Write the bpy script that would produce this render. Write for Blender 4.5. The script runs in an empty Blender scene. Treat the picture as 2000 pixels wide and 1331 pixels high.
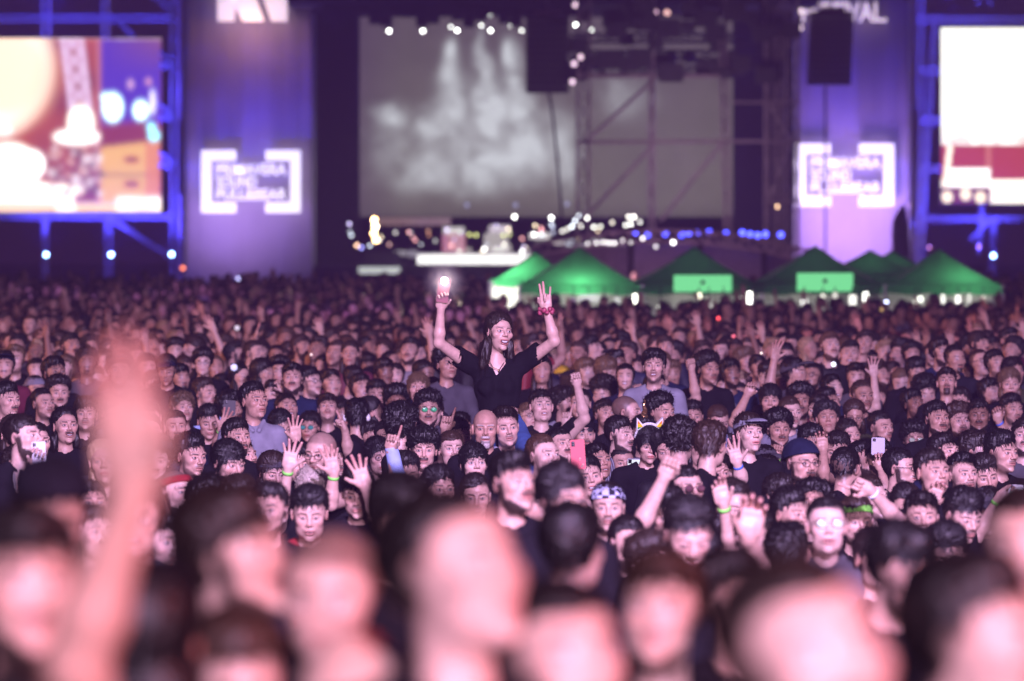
import bpy, math, random
import numpy as np
from mathutils import Vector, Matrix
# ---------------------------------------------------------------- camera, world, lights, exposure
S = bpy.context.scene
COL = S.collection
F = 11111.0           # focal length in pixels of the 2000 px wide photograph
ZC = 2.82             # camera height over the flat part of the field
HY = 465.0            # photograph row of the horizon
cam_d = bpy.data.cameras.new("camera"); cam = bpy.data.objects.new("camera", cam_d); COL.objects.link(cam)
cam_d.sensor_width = 36.0; cam_d.lens = 200.0; cam_d.clip_start = 0.5; cam_d.clip_end = 3000.0
cam_d.shift_y = -0.10025
cam.location = (0, 0, ZC); cam.rotation_euler = (math.radians(90), 0, 0)
cam_d.dof.use_dof = True; cam_d.dof.focus_distance = 36.0; cam_d.dof.aperture_fstop = 3.4; cam_d.dof.aperture_blades = 9
S.camera = cam
w = bpy.data.worlds.new("World"); S.world = w; w.use_nodes = True
bg = w.node_tree.nodes["Background"]; bg.inputs[0].default_value = (0.27, 0.10, 0.42, 1); bg.inputs[1].default_value = 0.075
S.view_settings.view_transform = 'Standard'; S.view_settings.look = 'None'
S.view_settings.gamma = 1.0; S.view_settings.use_curve_mapping = False; S.view_settings.exposure = 0.0
S.render.engine = 'CYCLES'
S.cycles.use_denoising = True; S.cycles.max_bounces = 4; S.cycles.diffuse_bounces = 2; S.cycles.glossy_bounces = 2
S.cycles.transmission_bounces = 3; S.cycles.volume_bounces = 0; S.cycles.transparent_max_bounces = 6
S.cycles.sample_clamp_indirect = 4.0

def spot(name, loc, target, energy, color, size=1.0, angle=60, blend=0.6):
    l = bpy.data.lights.new(name, 'SPOT'); l.energy = energy; l.color = color; l.shadow_soft_size = size
    l.spot_size = math.radians(angle); l.spot_blend = blend
    o = bpy.data.objects.new(name, l); COL.objects.link(o); o.location = loc
    o.rotation_euler = (Vector(target) - Vector(loc)).to_track_quat('-Z', 'Y').to_euler(); return o
def point(name, loc, energy, color, size=0.15):
    l = bpy.data.lights.new(name, 'POINT'); l.energy = energy; l.color = color; l.shadow_soft_size = size
    o = bpy.data.objects.new(name, l); COL.objects.link(o); o.location = loc; return o
# the stage the crowd is watching stands behind the camera: its floods light the faces, with warm and red side lights
spot("stage_flood", (5, -4, 15), (0, 33, 1.0), 182000, (.62, 0.43, 0.90), 1.0, 37, 1.0)
spot("stage_flood_near", (3, -13, 9), (0, 9, 2.0), 50000, (.92, .60, .98), 0.8, 46, 0.9)
for k, (x, y, c, e, an) in enumerate(((-9, 58, (1.0, .35, .15), 2600, 22), (4, 70, (.9, .2, .35), 4200, 24), (-3, 92, (.5, .2, 1.0), 7000, 26), (8, 84, (1.0, .3, .2), 4200, 20), (-8, 118, (.55, .25, 1.0), 9000, 24), (9, 62, (.55, .25, 1.0), 3000, 22), (-5, 76, (1.0, .3, .3), 3200, 16), (2, 54, (.5, .3, 1.0), 1800, 18))):
    spot("added_crowd_spot", (x * 2.2 + 6 * (-1) ** k, y - 14, 12), (x, y, 1.6), e * 1.1, c, .4, an, 1.0)  # added spots with no seen source, patching colour over the far crowd
spot("warm_side_flood", (-24, 46, 9), (3, 66, 1.6), 11000, (1.0, 0.34, 0.12), 0.6, 110, 0.8)
spot("red_side_flood", (9, 1.5, 6.5), (0, 8.5, 2.2), 5200, (1.0, 0.10, 0.06), 0.4, 80, 0.8)

# ---------------------------------------------------------------- general helpers
def P(x, y, d): return ((x - 1000.0) * d / F, d, ZC + (HY - y) * d / F)
def tag(o, label=None, cat=None, group=None, kind=None):
    if label: o["label"] = label
    if cat: o["category"] = cat
    if group: o["group"] = group
    if kind: o["kind"] = kind
    return o
def link(name, data, parent=None, loc=None):
    o = bpy.data.objects.new(name, data); COL.objects.link(o)
    if parent is not None: o.parent = parent
    if loc is not None: o.location = loc
    return o
def empty(name, loc, rz=0.0):
    o = bpy.data.objects.new(name, None); COL.objects.link(o); o.location = loc; o.rotation_euler = (0, 0, rz)
    o.empty_display_size = 0.2; return o
def mk_mesh(name, V, Fc, mat, col=None, smooth=True):
    """V (n,3); Fc (m,k) array or list of faces."""
    me = bpy.data.meshes.new(name)
    V = np.asarray(V, dtype=np.float32)
    if isinstance(Fc, np.ndarray) and Fc.ndim == 2:
        n, k = Fc.shape
        me.vertices.add(len(V)); me.vertices.foreach_set("co", V.ravel())
        me.loops.add(n * k); me.loops.foreach_set("vertex_index", Fc.astype(np.int32).ravel())
        me.polygons.add(n); me.polygons.foreach_set("loop_start", np.arange(0, n * k, k, dtype=np.int32))
        me.update(calc_edges=True)
    else:
        me.from_pydata([tuple(map(float, v)) for v in V], [], [tuple(int(i) for i in f) for f in Fc]); me.update()
    if smooth: me.polygons.foreach_set("use_smooth", np.ones(len(me.polygons), dtype=bool))
    if col is not None:
        a = me.color_attributes.new("Col", 'FLOAT_COLOR', 'POINT')
        c = np.asarray(col, dtype=np.float32)
        if c.shape[1] == 3: c = np.hstack([c, np.ones((len(c), 1), np.float32)])
        a.data.foreach_set("color", c.ravel())
    if mat: me.materials.append(mat)
    return me
def cat_mesh(parts):
    """join (V, F, C) triples of quads"""
    vs, fs, cs, o = [], [], [], 0
    for V, Fc, C in parts:
        vs.append(V); fs.append(Fc + o); cs.append(C); o += len(V)
    return np.vstack(vs), np.vstack(fs), (np.vstack(cs) if cs[0] is not None else None)
class MB:
    """collects boxes, tubes, prisms"""
    def __init__(s): s.v = []; s.f = []
    def add(s, V, Fc):
        o = len(s.v); s.v += [tuple(map(float, v)) for v in V]; s.f += [tuple(i + o for i in f) for f in Fc]; return s
    def box(s, x0, x1, y0, y1, z0, z1):
        V = [(x, y, z) for z in (z0, z1) for x, y in ((x0, y0), (x1, y0), (x1, y1), (x0, y1))]
        return s.add(V, [(3, 2, 1, 0), (4, 5, 6, 7), (0, 1, 5, 4), (1, 2, 6, 5), (2, 3, 7, 6), (3, 0, 4, 7)])
    def tube(s, a, b, r, r2=None, n=8, cap=True):
        a, b = Vector(a), Vector(b); r2 = r if r2 is None else r2
        q = (b - a).to_track_quat('Z', 'Y'); V = []
        for c, rr in ((a, r), (b, r2)):
            for k in range(n):
                t = 2 * math.pi * k / n; V.append(c + q @ Vector((rr * math.cos(t), rr * math.sin(t), 0)))
        Fc = [(k, (k + 1) % n, n + (k + 1) % n, n + k) for k in range(n)]
        if cap: Fc += [tuple(range(n - 1, -1, -1)), tuple(range(n, 2 * n))]
        return s.add(V, Fc)
    def path(s, pts, r, n=6):
        for a, b in zip(pts[:-1], pts[1:]): s.tube(a, b, r, n=n)
        return s
    def prism(s, pts, y0, y1):
        """polygon (x,z) list extruded in y"""
        n = len(pts); V = [(x, y0, z) for x, z in pts] + [(x, y1, z) for x, z in pts]
        return s.add(V, [tuple(range(n)), tuple(range(2 * n - 1, n - 1, -1))] + [(k, k + n, (k + 1) % n + n, (k + 1) % n) for k in range(n)])
    def ball(s, c, r, n=10, m=6, sc=(1, 1, 1)):
        V = [(c[0], c[1], c[2] - r * sc[2])]
        for j in range(1, m):
            ph = -math.pi / 2 + math.pi * j / m
            for k in range(n):
                t = 2 * math.pi * k / n
                V.append((c[0] + sc[0] * r * math.cos(ph) * math.cos(t), c[1] + sc[1] * r * math.cos(ph) * math.sin(t), c[2] + sc[2] * r * math.sin(ph)))
        V.append((c[0], c[1], c[2] + r * sc[2])); L = len(V) - 1
        Fc = [(0, 1 + (k + 1) % n, 1 + k) for k in range(n)]
        for j in range(m - 2):
            for k in range(n):
                a = 1 + j * n + k; b = 1 + j * n + (k + 1) % n; Fc.append((a, b, b + n, a + n))
        Fc += [(1 + (m - 2) * n + k, 1 + (m - 2) * n + (k + 1) % n, L) for k in range(n)]
        return s.add(V, Fc)
    def mesh(s, name, mat, smooth=False): return mk_mesh(name, s.v, s.f, mat, smooth=smooth)
    def obj(s, name, mat, parent=None, loc=None, smooth=False):
        o = link(name, s.mesh(name, mat, smooth), parent, loc); return o

# ---------------------------------------------------------------- materials
def nodes(name):
    m = bpy.data.materials.new(name); m.use_nodes = True; nt = m.node_tree
    return m, nt, nt.nodes["Principled BSDF"]
def mat(name, rgb, rough=0.7, metal=0.0, emit=None, es=1.0, noise=0.15, nscale=6.0, bump=0.0):
    m, nt, b = nodes(name); N, L = nt.nodes, nt.links
    b.inputs["Roughness"].default_value = rough; b.inputs["Metallic"].default_value = metal
    tc = N.new("ShaderNodeTexCoord"); no = N.new("ShaderNodeTexNoise"); no.inputs["Scale"].default_value = nscale
    no.inputs["Detail"].default_value = 5.0; L.new(tc.outputs["Object"], no.inputs["Vector"])
    mp = N.new("ShaderNodeMapRange"); mp.inputs[1].default_value = 0.3; mp.inputs[2].default_value = 0.7
    mp.inputs[3].default_value = 1 - noise; mp.inputs[4].default_value = 1 + noise; L.new(no.outputs["Fac"], mp.inputs[0])
    vm = N.new("ShaderNodeVectorMath"); vm.operation = 'SCALE'; vm.inputs[0].default_value = rgb
    L.new(mp.outputs[0], vm.inputs["Scale"]); L.new(vm.outputs[0], b.inputs["Base Color"])
    if bump:
        bp = N.new("ShaderNodeBump"); bp.inputs["Strength"].default_value = bump; bp.inputs["Distance"].default_value = 0.02
        L.new(no.outputs["Fac"], bp.inputs["Height"]); L.new(bp.outputs[0], b.inputs["Normal"])
    if emit:
        b.inputs["Emission Color"].default_value = (*emit, 1); b.inputs["Emission Strength"].default_value = es
    return m
def mat_vcol_emit(name, strength=1.0):
    m, nt, b = nodes(name); N, L = nt.nodes, nt.links
    a = N.new("ShaderNodeAttribute"); a.attribute_name = "Col"
    b.inputs["Base Color"].default_value = (0.01, 0.01, 0.01, 1); b.inputs["Roughness"].default_value = 0.6
    L.new(a.outputs["Color"], b.inputs["Emission Color"]); b.inputs["Emission Strength"].default_value = strength
    return m
def mat_vcol(name, rough=0.7):
    m, nt, b = nodes(name); N, L = nt.nodes, nt.links
    a = N.new("ShaderNodeAttribute"); a.attribute_name = "Col"
    L.new(a.outputs["Color"], b.inputs["Base Color"]); b.inputs["Roughness"].default_value = rough
    return m
def hair_ramp(nt, fac):
    r = nt.nodes.new("ShaderNodeValToRGB"); e = r.color_ramp.elements
    e[0].position = 0.0; e[0].color = (0.004, 0.003, 0.003, 1); e[1].position = 1.0; e[1].color = (0.38, 0.38, 0.38, 1)
    for p_, c in ((0.3, (0.012, 0.007, 0.005)), (0.55, (0.05, 0.026, 0.014)), (0.8, (0.36, 0.24, 0.13))):
        q = e.new(p_); q.color = (*c, 1)
    nt.links.new(fac, r.inputs[0]); return r.outputs[0]
def make_skin():
    m, nt, b = nodes("skin"); N, L = nt.nodes, nt.links
    oi = N.new("ShaderNodeObjectInfo"); a = N.new("ShaderNodeAttribute"); a.attribute_name = "Col"
    mul = N.new("ShaderNodeMix"); mul.data_type = 'RGBA'; mul.blend_type = 'MULTIPLY'; mul.inputs["Factor"].default_value = 1.0
    mul.clamp_result = False
    L.new(oi.outputs["Color"], mul.inputs["A"]); L.new(a.outputs["Color"], mul.inputs["B"])
    tc = N.new("ShaderNodeTexCoord"); no = N.new("ShaderNodeTexNoise"); no.inputs["Scale"].default_value = 40; no.inputs["Detail"].default_value = 4
    L.new(tc.outputs["Object"], no.inputs["Vector"])
    mp = N.new("ShaderNodeMapRange"); mp.inputs[1].default_value = 0.3; mp.inputs[2].default_value = 0.7; mp.inputs[3].default_value = 0.86; mp.inputs[4].default_value = 1.1
    L.new(no.outputs["Fac"], mp.inputs[0])
    sc = N.new("ShaderNodeVectorMath"); sc.operation = 'SCALE'; L.new(mul.outputs["Result"], sc.inputs[0]); L.new(mp.outputs[0], sc.inputs["Scale"])
    mx = N.new("ShaderNodeMix"); mx.data_type = 'RGBA'; L.new(a.outputs["Alpha"], mx.inputs["Factor"])
    L.new(sc.outputs[0], mx.inputs["A"]); L.new(hair_ramp(nt, oi.outputs["Alpha"]), mx.inputs["B"])
    L.new(mx.outputs["Result"], b.inputs["Base Color"])
    b.inputs["Roughness"].default_value = 0.47; b.inputs["Specular IOR Level"].default_value = 0.5
    bp = N.new("ShaderNodeBump"); bp.inputs["Strength"].default_value = 0.12; bp.inputs["Distance"].default_value = 0.004
    L.new(no.outputs["Fac"], bp.inputs["Height"]); L.new(bp.outputs[0], b.inputs["Normal"])
    return m
def make_hair():
    m, nt, b = nodes("hair"); N, L = nt.nodes, nt.links
    oi = N.new("ShaderNodeObjectInfo")
    tc = N.new("ShaderNodeTexCoord"); mpg = N.new("ShaderNodeMapping"); mpg.inputs["Scale"].default_value = (160, 160, 25)
    no = N.new("ShaderNodeTexNoise"); no.inputs["Scale"].default_value = 1.0; no.inputs["Detail"].default_value = 3
    L.new(tc.outputs["Object"], mpg.inputs[0]); L.new(mpg.outputs[0], no.inputs["Vector"])
    mp = N.new("ShaderNodeMapRange"); mp.inputs[1].default_value = 0.3; mp.inputs[2].default_value = 0.7; mp.inputs[3].default_value = 0.5; mp.inputs[4].default_value = 1.6
    L.new(no.outputs["Fac"], mp.inputs[0])
    sc = N.new("ShaderNodeVectorMath"); sc.operation = 'SCALE'; L.new(hair_ramp(nt, oi.outputs["Alpha"]), sc.inputs[0]); L.new(mp.outputs[0], sc.inputs["Scale"])
    L.new(sc.outputs[0], b.inputs["Base Color"]); b.inputs["Roughness"].default_value = 0.45; b.inputs["Specular IOR Level"].default_value = 0.4
    bp = N.new("ShaderNodeBump"); bp.inputs["Strength"].default_value = 0.8; bp.inputs["Distance"].default_value = 0.004
    L.new(no.outputs["Fac"], bp.inputs["Height"]); L.new(bp.outputs[0], b.inputs["Normal"])
    return m
def make_cloth(name="cloth", stripes=False, check=False):
    m, nt, b = nodes(name); N, L = nt.nodes, nt.links
    oi = N.new("ShaderNodeObjectInfo"); tc = N.new("ShaderNodeTexCoord")
    no = N.new("ShaderNodeTexNoise"); no.inputs["Scale"].default_value = 9; no.inputs["Detail"].default_value = 6
    L.new(tc.outputs["Object"], no.inputs["Vector"])
    mp = N.new("ShaderNodeMapRange"); mp.inputs[1].default_value = 0.3; mp.inputs[2].default_value = 0.7; mp.inputs[3].default_value = 0.75; mp.inputs[4].default_value = 1.2
    L.new(no.outputs["Fac"], mp.inputs[0])
    sc = N.new("ShaderNodeVectorMath"); sc.operation = 'SCALE'; L.new(mp.outputs[0], sc.inputs["Scale"])
    src = oi.outputs["Color"]
    if stripes or check:
        if stripes:
            t = N.new("ShaderNodeTexWave"); t.bands_direction = 'X'; t.inputs["Scale"].default_value = 22
            fac = t.outputs["Fac"]
        else:
            t = N.new("ShaderNodeTexChecker"); t.inputs["Scale"].default_value = 32; fac = t.outputs["Fac"]
        L.new(tc.outputs["Object"], t.inputs["Vector"])
        mx = N.new("ShaderNodeMix"); mx.data_type = 'RGBA'; L.new(fac, mx.inputs["Factor"]); L.new(src, mx.inputs["A"]); mx.inputs["B"].default_value = (0.02, 0.02, 0.03, 1)
        src = mx.outputs["Result"]
    L.new(src, sc.inputs[0]); L.new(sc.outputs[0], b.inputs["Base Color"]); b.inputs["Roughness"].default_value = 0.9; b.inputs["Specular IOR Level"].default_value = 0.12
    bp = N.new("ShaderNodeBump"); bp.inputs["Strength"].default_value = 0.5; bp.inputs["Distance"].default_value = 0.02
    L.new(no.outputs["Fac"], bp.inputs["Height"]); L.new(bp.outputs[0], b.inputs["Normal"])
    return m
M_SKIN = make_skin(); M_HAIR = make_hair(); M_CLOTH = make_cloth(); M_STRIPE = make_cloth("striped_cloth", stripes=True); M_CHECK = make_cloth("checked_cloth", check=True)
# ---------------------------------------------------------------- signed-distance modelling
def vnoise(x, y, z, seed=0):
    xi, yi, zi = np.floor(x), np.floor(y), np.floor(z); fx, fy, fz = x - xi, y - yi, z - zi
    fx, fy, fz = fx * fx * (3 - 2 * fx), fy * fy * (3 - 2 * fy), fz * fz * (3 - 2 * fz)
    xi, yi, zi = xi.astype(np.int64), yi.astype(np.int64), zi.astype(np.int64)
    def h(a, b, c):
        n = (a * 374761393 + b * 668265263 + c * 2147483647 + seed * 974634777) & 0xffffffff
        n = ((n ^ (n >> 13)) * 1274126177) & 0xffffffff
        return ((n ^ (n >> 16)) & 0xffff) / 32767.5 - 1.0
    r = 0
    for dx in (0, 1):
        wx = fx if dx else 1 - fx
        for dy in (0, 1):
            wy = fy if dy else 1 - fy
            for dz in (0, 1):
                wz = fz if dz else 1 - fz
                r = r + wx * wy * wz * h(xi + dx, yi + dy, zi + dz)
    return r
def ell(p, c, r):
    x, y, z = p[0] - c[0], p[1] - c[1], p[2] - c[2]
    k0 = np.sqrt((x / r[0]) ** 2 + (y / r[1]) ** 2 + (z / r[2]) ** 2) + 1e-9
    k1 = np.sqrt((x / r[0] ** 2) ** 2 + (y / r[1] ** 2) ** 2 + (z / r[2] ** 2) ** 2) + 1e-9
    return k0 * (k0 - 1.0) / k1
def cap(p, a, b, ra, rb=None):
    rb = ra if rb is None else rb
    ax, ay, az = a; bx, by, bz = b[0] - ax, b[1] - ay, b[2] - az
    L2 = bx * bx + by * by + bz * bz + 1e-12
    x, y, z = p[0] - ax, p[1] - ay, p[2] - az
    t = np.clip((x * bx + y * by + z * bz) / L2, 0, 1)
    return np.sqrt((x - t * bx) ** 2 + (y - t * by) ** 2 + (z - t * bz) ** 2) - (ra + (rb - ra) * t)
def smin(a, b, k):
    h = np.maximum(k - np.abs(a - b), 0.0) / k
    return np.minimum(a, b) - h * h * k * 0.25
def smax(a, b, k): return -smin(-a, -b, k)
def nets(f, lo, hi, h, slack=0.012):
    """surface nets of f over a box, evaluated finely only near the surface"""
    lo = np.array(lo, float); hi = np.array(hi, float); q = 4
    n = (np.ceil((hi - lo) / (h * q)).astype(int) + 1) * q
    nc = n // q
    ax = [lo[i] + (np.arange(nc[i]) + 0.5) * h * q - 0.5 * h for i in range(3)]
    g = np.meshgrid(*ax, indexing='ij'); c = f(np.array([a.ravel() for a in g])).reshape(nc)
    D = np.repeat(np.repeat(np.repeat(c, q, 0), q, 1), q, 2).astype(np.float64)
    m = np.abs(D) < h * q * 0.95 + slack
    idx = np.nonzero(m); p = np.array([lo[i] + idx[i] * h for i in range(3)])
    D[idx] = f(p)
    s = D < 0; cells = tuple(k - 1 for k in D.shape)
    cnt = np.zeros(cells, int); acc = np.zeros(cells + (3,)); num = np.zeros(cells)
    sl = lambda o: tuple(slice(o[i], o[i] + cells[i]) for i in range(3))
    for dx in (0, 1):
        for dy in (0, 1):
            for dz in (0, 1): cnt += s[sl((dx, dy, dz))]
    mixed = (cnt > 0) & (cnt < 8); ci = np.nonzero(mixed); nv = len(ci[0])
    acc = np.zeros((nv, 3)); num = np.zeros(nv)
    for a in range(3):
        for o1 in (0, 1):
            for o2 in (0, 1):
                o = [0, 0, 0]; others = [i for i in range(3) if i != a]; o[others[0]] = o1; o[others[1]] = o2
                e = o.copy(); e[a] = 1
                v0 = D[ci[0] + o[0], ci[1] + o[1], ci[2] + o[2]]; v1 = D[ci[0] + e[0], ci[1] + e[1], ci[2] + e[2]]
                k = (v0 < 0) != (v1 < 0); t = np.where(k, v0 / np.where(k, v0 - v1, 1), 0)
                pt = np.stack([np.full(nv, float(o[i])) for i in range(3)], 1); pt[:, a] = t
                acc += pt * k[:, None]; num += k
    V = lo + (np.stack(ci, 1) + acc / np.maximum(num, 1)[:, None]) * h
    ids = -np.ones(cells, int); ids[ci] = np.arange(nv); quads = []
    for a in range(3):
        b, c2 = (a + 1) % 3, (a + 2) % 3
        A = [slice(0, cells[i]) for i in range(3)]; B = list(A); B[a] = slice(1, cells[a] + 1)
        s0, s1 = s[tuple(A)], s[tuple(B)]
        for flip, mk in ((False, s0 & ~s1), (True, ~s0 & s1)):
            e = np.nonzero(mk); ok = (e[b] > 0) & (e[c2] > 0); e = [x[ok] for x in e]
            def g_(db, dc):
                i = [x.copy() for x in e]; i[b] = i[b] - db; i[c2] = i[c2] - dc; return ids[tuple(i)]
            qd = np.stack([g_(0, 0), g_(1, 0), g_(1, 1), g_(0, 1)], 1)
            if flip: qd = qd[:, ::-1]
            quads.append(qd)
    Q = np.vstack(quads); Q = Q[(Q >= 0).all(1)]
    for _ in range(2):                                         # settle on the exact surface
        p = V.T; e = h * 0.3; d = f(p)
        gr = np.stack([f(p + np.array([[e], [0], [0]])) - d, f(p + np.array([[0], [e], [0]])) - d, f(p + np.array([[0], [0], [e]])) - d], 1) / e
        st = (d[:, None] * gr) / np.maximum((gr ** 2).sum(1), 0.2)[:, None]
        V = V - np.clip(st, -h, h) * 0.8
    return V, Q
# ---------------------------------------------------------------- heads  (face looks to -Y, origin mid-head, crown z=.115, chin z=-.115)
HP0 = dict(w=1.0, jaw=1.0, nose=1.0, brow=1.0, open=0.0, smile=0.0, neck=1.0, chin=1.0, cheek=1.0, beard=0, fem=0, long=1.0, shoul=1.0)
def head_base(p, P_):
    x, y, z = p; ax = np.abs(x); q = np.array([ax, y, z]); w_ = P_['w']
    cr = ell(q, (0, .018, .030), (.0765 * w_, .096, .085))
    fc = ell(q, (0, -.030, -.022), (.0625 * w_, .061, .092 * P_['long']))
    d = smin(cr, fc, .03)
    d = smin(d, ell(q, (0, -.028, -.072), (.052 * P_['jaw'] * w_, .050, .040)), .025)
    return d, q
def head_sdf(P_, detail=True):
    fem = P_['fem']; dr = .006 * P_['open']
    def f(p):
        d, q = head_base(p, P_); x, y, z = q
        d = smin(d, ell(q, (0, -.078, -.099 - dr * .6), (.021 * P_['chin'], .016, .014)), .02)
        d = smin(d, ell(q, (.041 * P_['cheek'], -.060, -.020), (.021, .021, .019)), .02)
        if detail:
            d = smin(d, cap(q, (.010, -.0905, .023), (.047, -.073, .024), .0085 * P_['brow']), .012)
            d = smax(d, -ell(q, (.031, -.104, .003), (.021, .026, .0150)), .012)
            d = smin(d, ell(q, (.0305, -.0775, .002), (.0148, .0138, .0118)), .003)
            d = smin(d, cap(q, (.016, -.0885, .0075), (.045, -.080, .0085), .0028), .004)
            n = P_['nose']
            d = smin(d, cap(q, (0, -.088, .014), (0, -.1125 - .006 * (n - 1), -.0235 * n), .0072, .0108), .012)
            d = smin(d, ell(q, (.0115, -.1005, -.029 * n), (.0085, .0105, .0075)), .006)
            d = smin(d, ell(q, (0, -.080, -.057), (.030, .020, .023)), .014)
            cz = -.0565 + P_['smile'] * .004 * (x / .024) ** 2; wl = .0235 + .004 * P_['smile']
            d = smin(d, ell(np.array([x, y, z - cz]), (0, -.0975, 0), (wl, .0080, .0052)), .005)
            d = smin(d, ell(np.array([x, y, z - cz + .0105 + dr * 1.4]), (0, -.0965, 0), (wl * .85, .0085, .0062)), .005)
            d = smax(d, -ell(np.array([x, y, z - cz + .0052 + dr * .7]), (0, -.105, 0), (wl * .95, .012, .0013 + dr)), .003)
            if P_['beard'] in (2, 3, 4):
                nn = vnoise(p[0] * 140, p[1] * 140, p[2] * 140, 3)
                bm = beard_mask(q, P_)
                d = d - bm * (.0055 + .0022 * nn)
            d = smin(d, ell(np.array([x + .25 * (y - .01), y + .18 * z, z]), (.0765 * P_['w'], .008, -.004), (.0085, .0185, .031)), .006)
            d = smax(d, -ell(q, (.0885 * P_['w'], .004, -.001), (.0075, .0105, .018)), .005)
        nr = .049 * P_['neck']
        d = smin(d, cap(q, (0, .020, -.07), (0, .034, -.19), nr, nr * 1.1), .022)
        d = smin(d, ell(q, (0, .045, -.215), (.150 * P_['shoul'], .050, .052)), .05)
        d = smin(d, ell(q, (0, .038, -.295), (.140 * P_['shoul'], .080, .10)), .05)
        return d
    return f
def beard_mask(q, P_):
    x, y, z = np.abs(q[0]), q[1], q[2]; b = P_['beard']
    sm = lambda v, a, c: np.clip((v - a) / (c - a), 0, 1)
    lipd = np.sqrt((x / .018) ** 2 + ((z + .0625) / .0072) ** 2)
    notlip = sm(lipd, .9, 1.25) * sm(-y, -.045, .0)
    mus = sm(.029 - x, 0, .006) * sm(z, -.058, -.052) * sm(-.039 - z, 0, .004) * sm(-y, .07, .085)
    jaw_ = sm(-.050 - z - .55 * np.maximum(.052 - x, 0) + .35 * (y + .02), 0, .010) * sm(.004 - y, 0, .018) * sm(z, -.150, -.125)
    side = sm(.016 - z, 0, .02) * sm(x, .052, .060) * sm(.004 - y, 0, .01) * sm(y, -.045, -.03)
    goat = sm(.030 - x, 0, .006) * sm(-.066 - z, 0, .006) * sm(-y, .05, .07) * sm(z, -.135, -.12)
    if b == 1 or b == 2: m = np.maximum.reduce([mus, jaw_, side])
    elif b == 3: m = np.maximum(mus, goat)
    elif b == 4: m = mus
    else: return x * 0
    return np.clip(m, 0, 1) * notlip
def head_color(V, P_):
    x, y, z = np.abs(V[:, 0]), V[:, 1], V[:, 2]; n = len(V); C = np.ones((n, 4)); C[:, 3] = 0
    front = y < -.060; dr = .006 * P_['open']
    def mixc(m, rgb):
        m = np.clip(m, 0, 1)[:, None]; C[:, :3] = C[:, :3] * (1 - m) + np.array(rgb) * m
    # warm cheeks, nose, ears; paler forehead
    mixc(.5 * np.exp(-(((x - .042) / .018) ** 2 + ((z + .025) / .018) ** 2)) * front, (1.0, .78, .78))
    mixc(.5 * np.exp(-((x / .012) ** 2 + ((z + .025) / .010) ** 2)) * front, (1.0, .75, .75))
    mixc(.45 * (x > .074), (1.0, .72, .72))
    mixc(.35 * np.exp(-(((x - .028) / .016) ** 2 + ((z + .010) / .006) ** 2)) * front, (.72, .62, .68))
    bl = vnoise(V[:, 0] * 28, V[:, 1] * 28, V[:, 2] * 28, 21); mixc(.30 * np.clip(bl, 0, 1), (1.0, .80, .80)); mixc(.22 * np.clip(-bl, 0, 1), (.80, .72, .70))
    cz = -.0565 + P_['smile'] * .004 * (x / .024) ** 2; wl = .0235 + .003 * P_['smile']
    lz = z - cz + .0045 + dr * .7
    lip = (x / wl) ** 2 + (lz / (.0090 + dr * .9)) ** 2
    mixc((1.25 - lip) * 4 * (y < -.078), (.86, .60, .62) if not P_['fem'] else (.84, .44, .48))
    inner = (x / (wl * .9)) ** 2 + (lz / (.0016 + dr * 1.1)) ** 2
    mixc((1.2 - inner) * 4 * (y < -.07), (.12, .05, .05))
    if P_['open'] > .4:
        mixc((1.05 - ((x / (wl * .72)) ** 2 + ((lz - dr * .45) / (dr * .62)) ** 2)) * 5 * (y < -.06), (1.5, 2.2, 2.8))
    ex = x - .031; ez = z - .0018
    lid = (ex / .0142) ** 2 + ((ez + .0008) / .0074) ** 2
    mixc((1.30 - lid) * 4 * front * np.where(ez > .0015, 1, .35), (.20, .12, .12))
    mixc((.85 - lid) * 7 * front, (1.0, 1.3, 1.5))
    ir = np.sqrt(ex ** 2 + ez ** 2) / .0056
    mixc((1.15 - ir) * 5 * front * (lid < .95), (.07, .05, .05) if not P_.get('blue') else (.12, .2, .35))
    bz = .0225 + .10 * (x - .016) - 2.2 * (x - .03) ** 2 * (x > .03)
    bm = np.clip(1.4 - ((z - bz) / (.0042 if not P_['fem'] else .0028)) ** 2, 0, 1) * np.clip((x - .011) / .004, 0, 1) * np.clip((.052 - x) / .006, 0, 1) * front
    C[:, 3] = np.maximum(C[:, 3], .85 * bm)
    if P_['beard']:
        C[:, 3] = np.maximum(C[:, 3], beard_mask(V.T, P_) * (.60 if P_['beard'] == 1 else .92))
    if P_.get('buzz', .8 if not P_['fem'] else 0):
        g = (V[:, 1] + .085) * .741 + (z - (.078 if not P_.get('buzz') else .070)) * .671 - .4 * np.clip(x - .022, 0, .035) * (V[:, 1] < -.02) + .006 * vnoise(V[:, 0] * 60, y * 60, z * 60)
        C[:, 3] = np.maximum(C[:, 3], np.clip(g / .016, 0, 1) * P_.get('buzz', .8) * (z > -.10) * np.clip((z + .10) / .03, 0, 1) * (x < .082))
    return C
def pose_rot(yaw, pitch, roll):
    """face -Y: +yaw turns to +X, +pitch looks up"""
    return Matrix.Rotation(yaw, 3, 'Z') @ Matrix.Rotation(-pitch, 3, 'X') @ Matrix.Rotation(roll, 3, 'Y')
PIV = np.array([0, .028, -.135])
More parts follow.
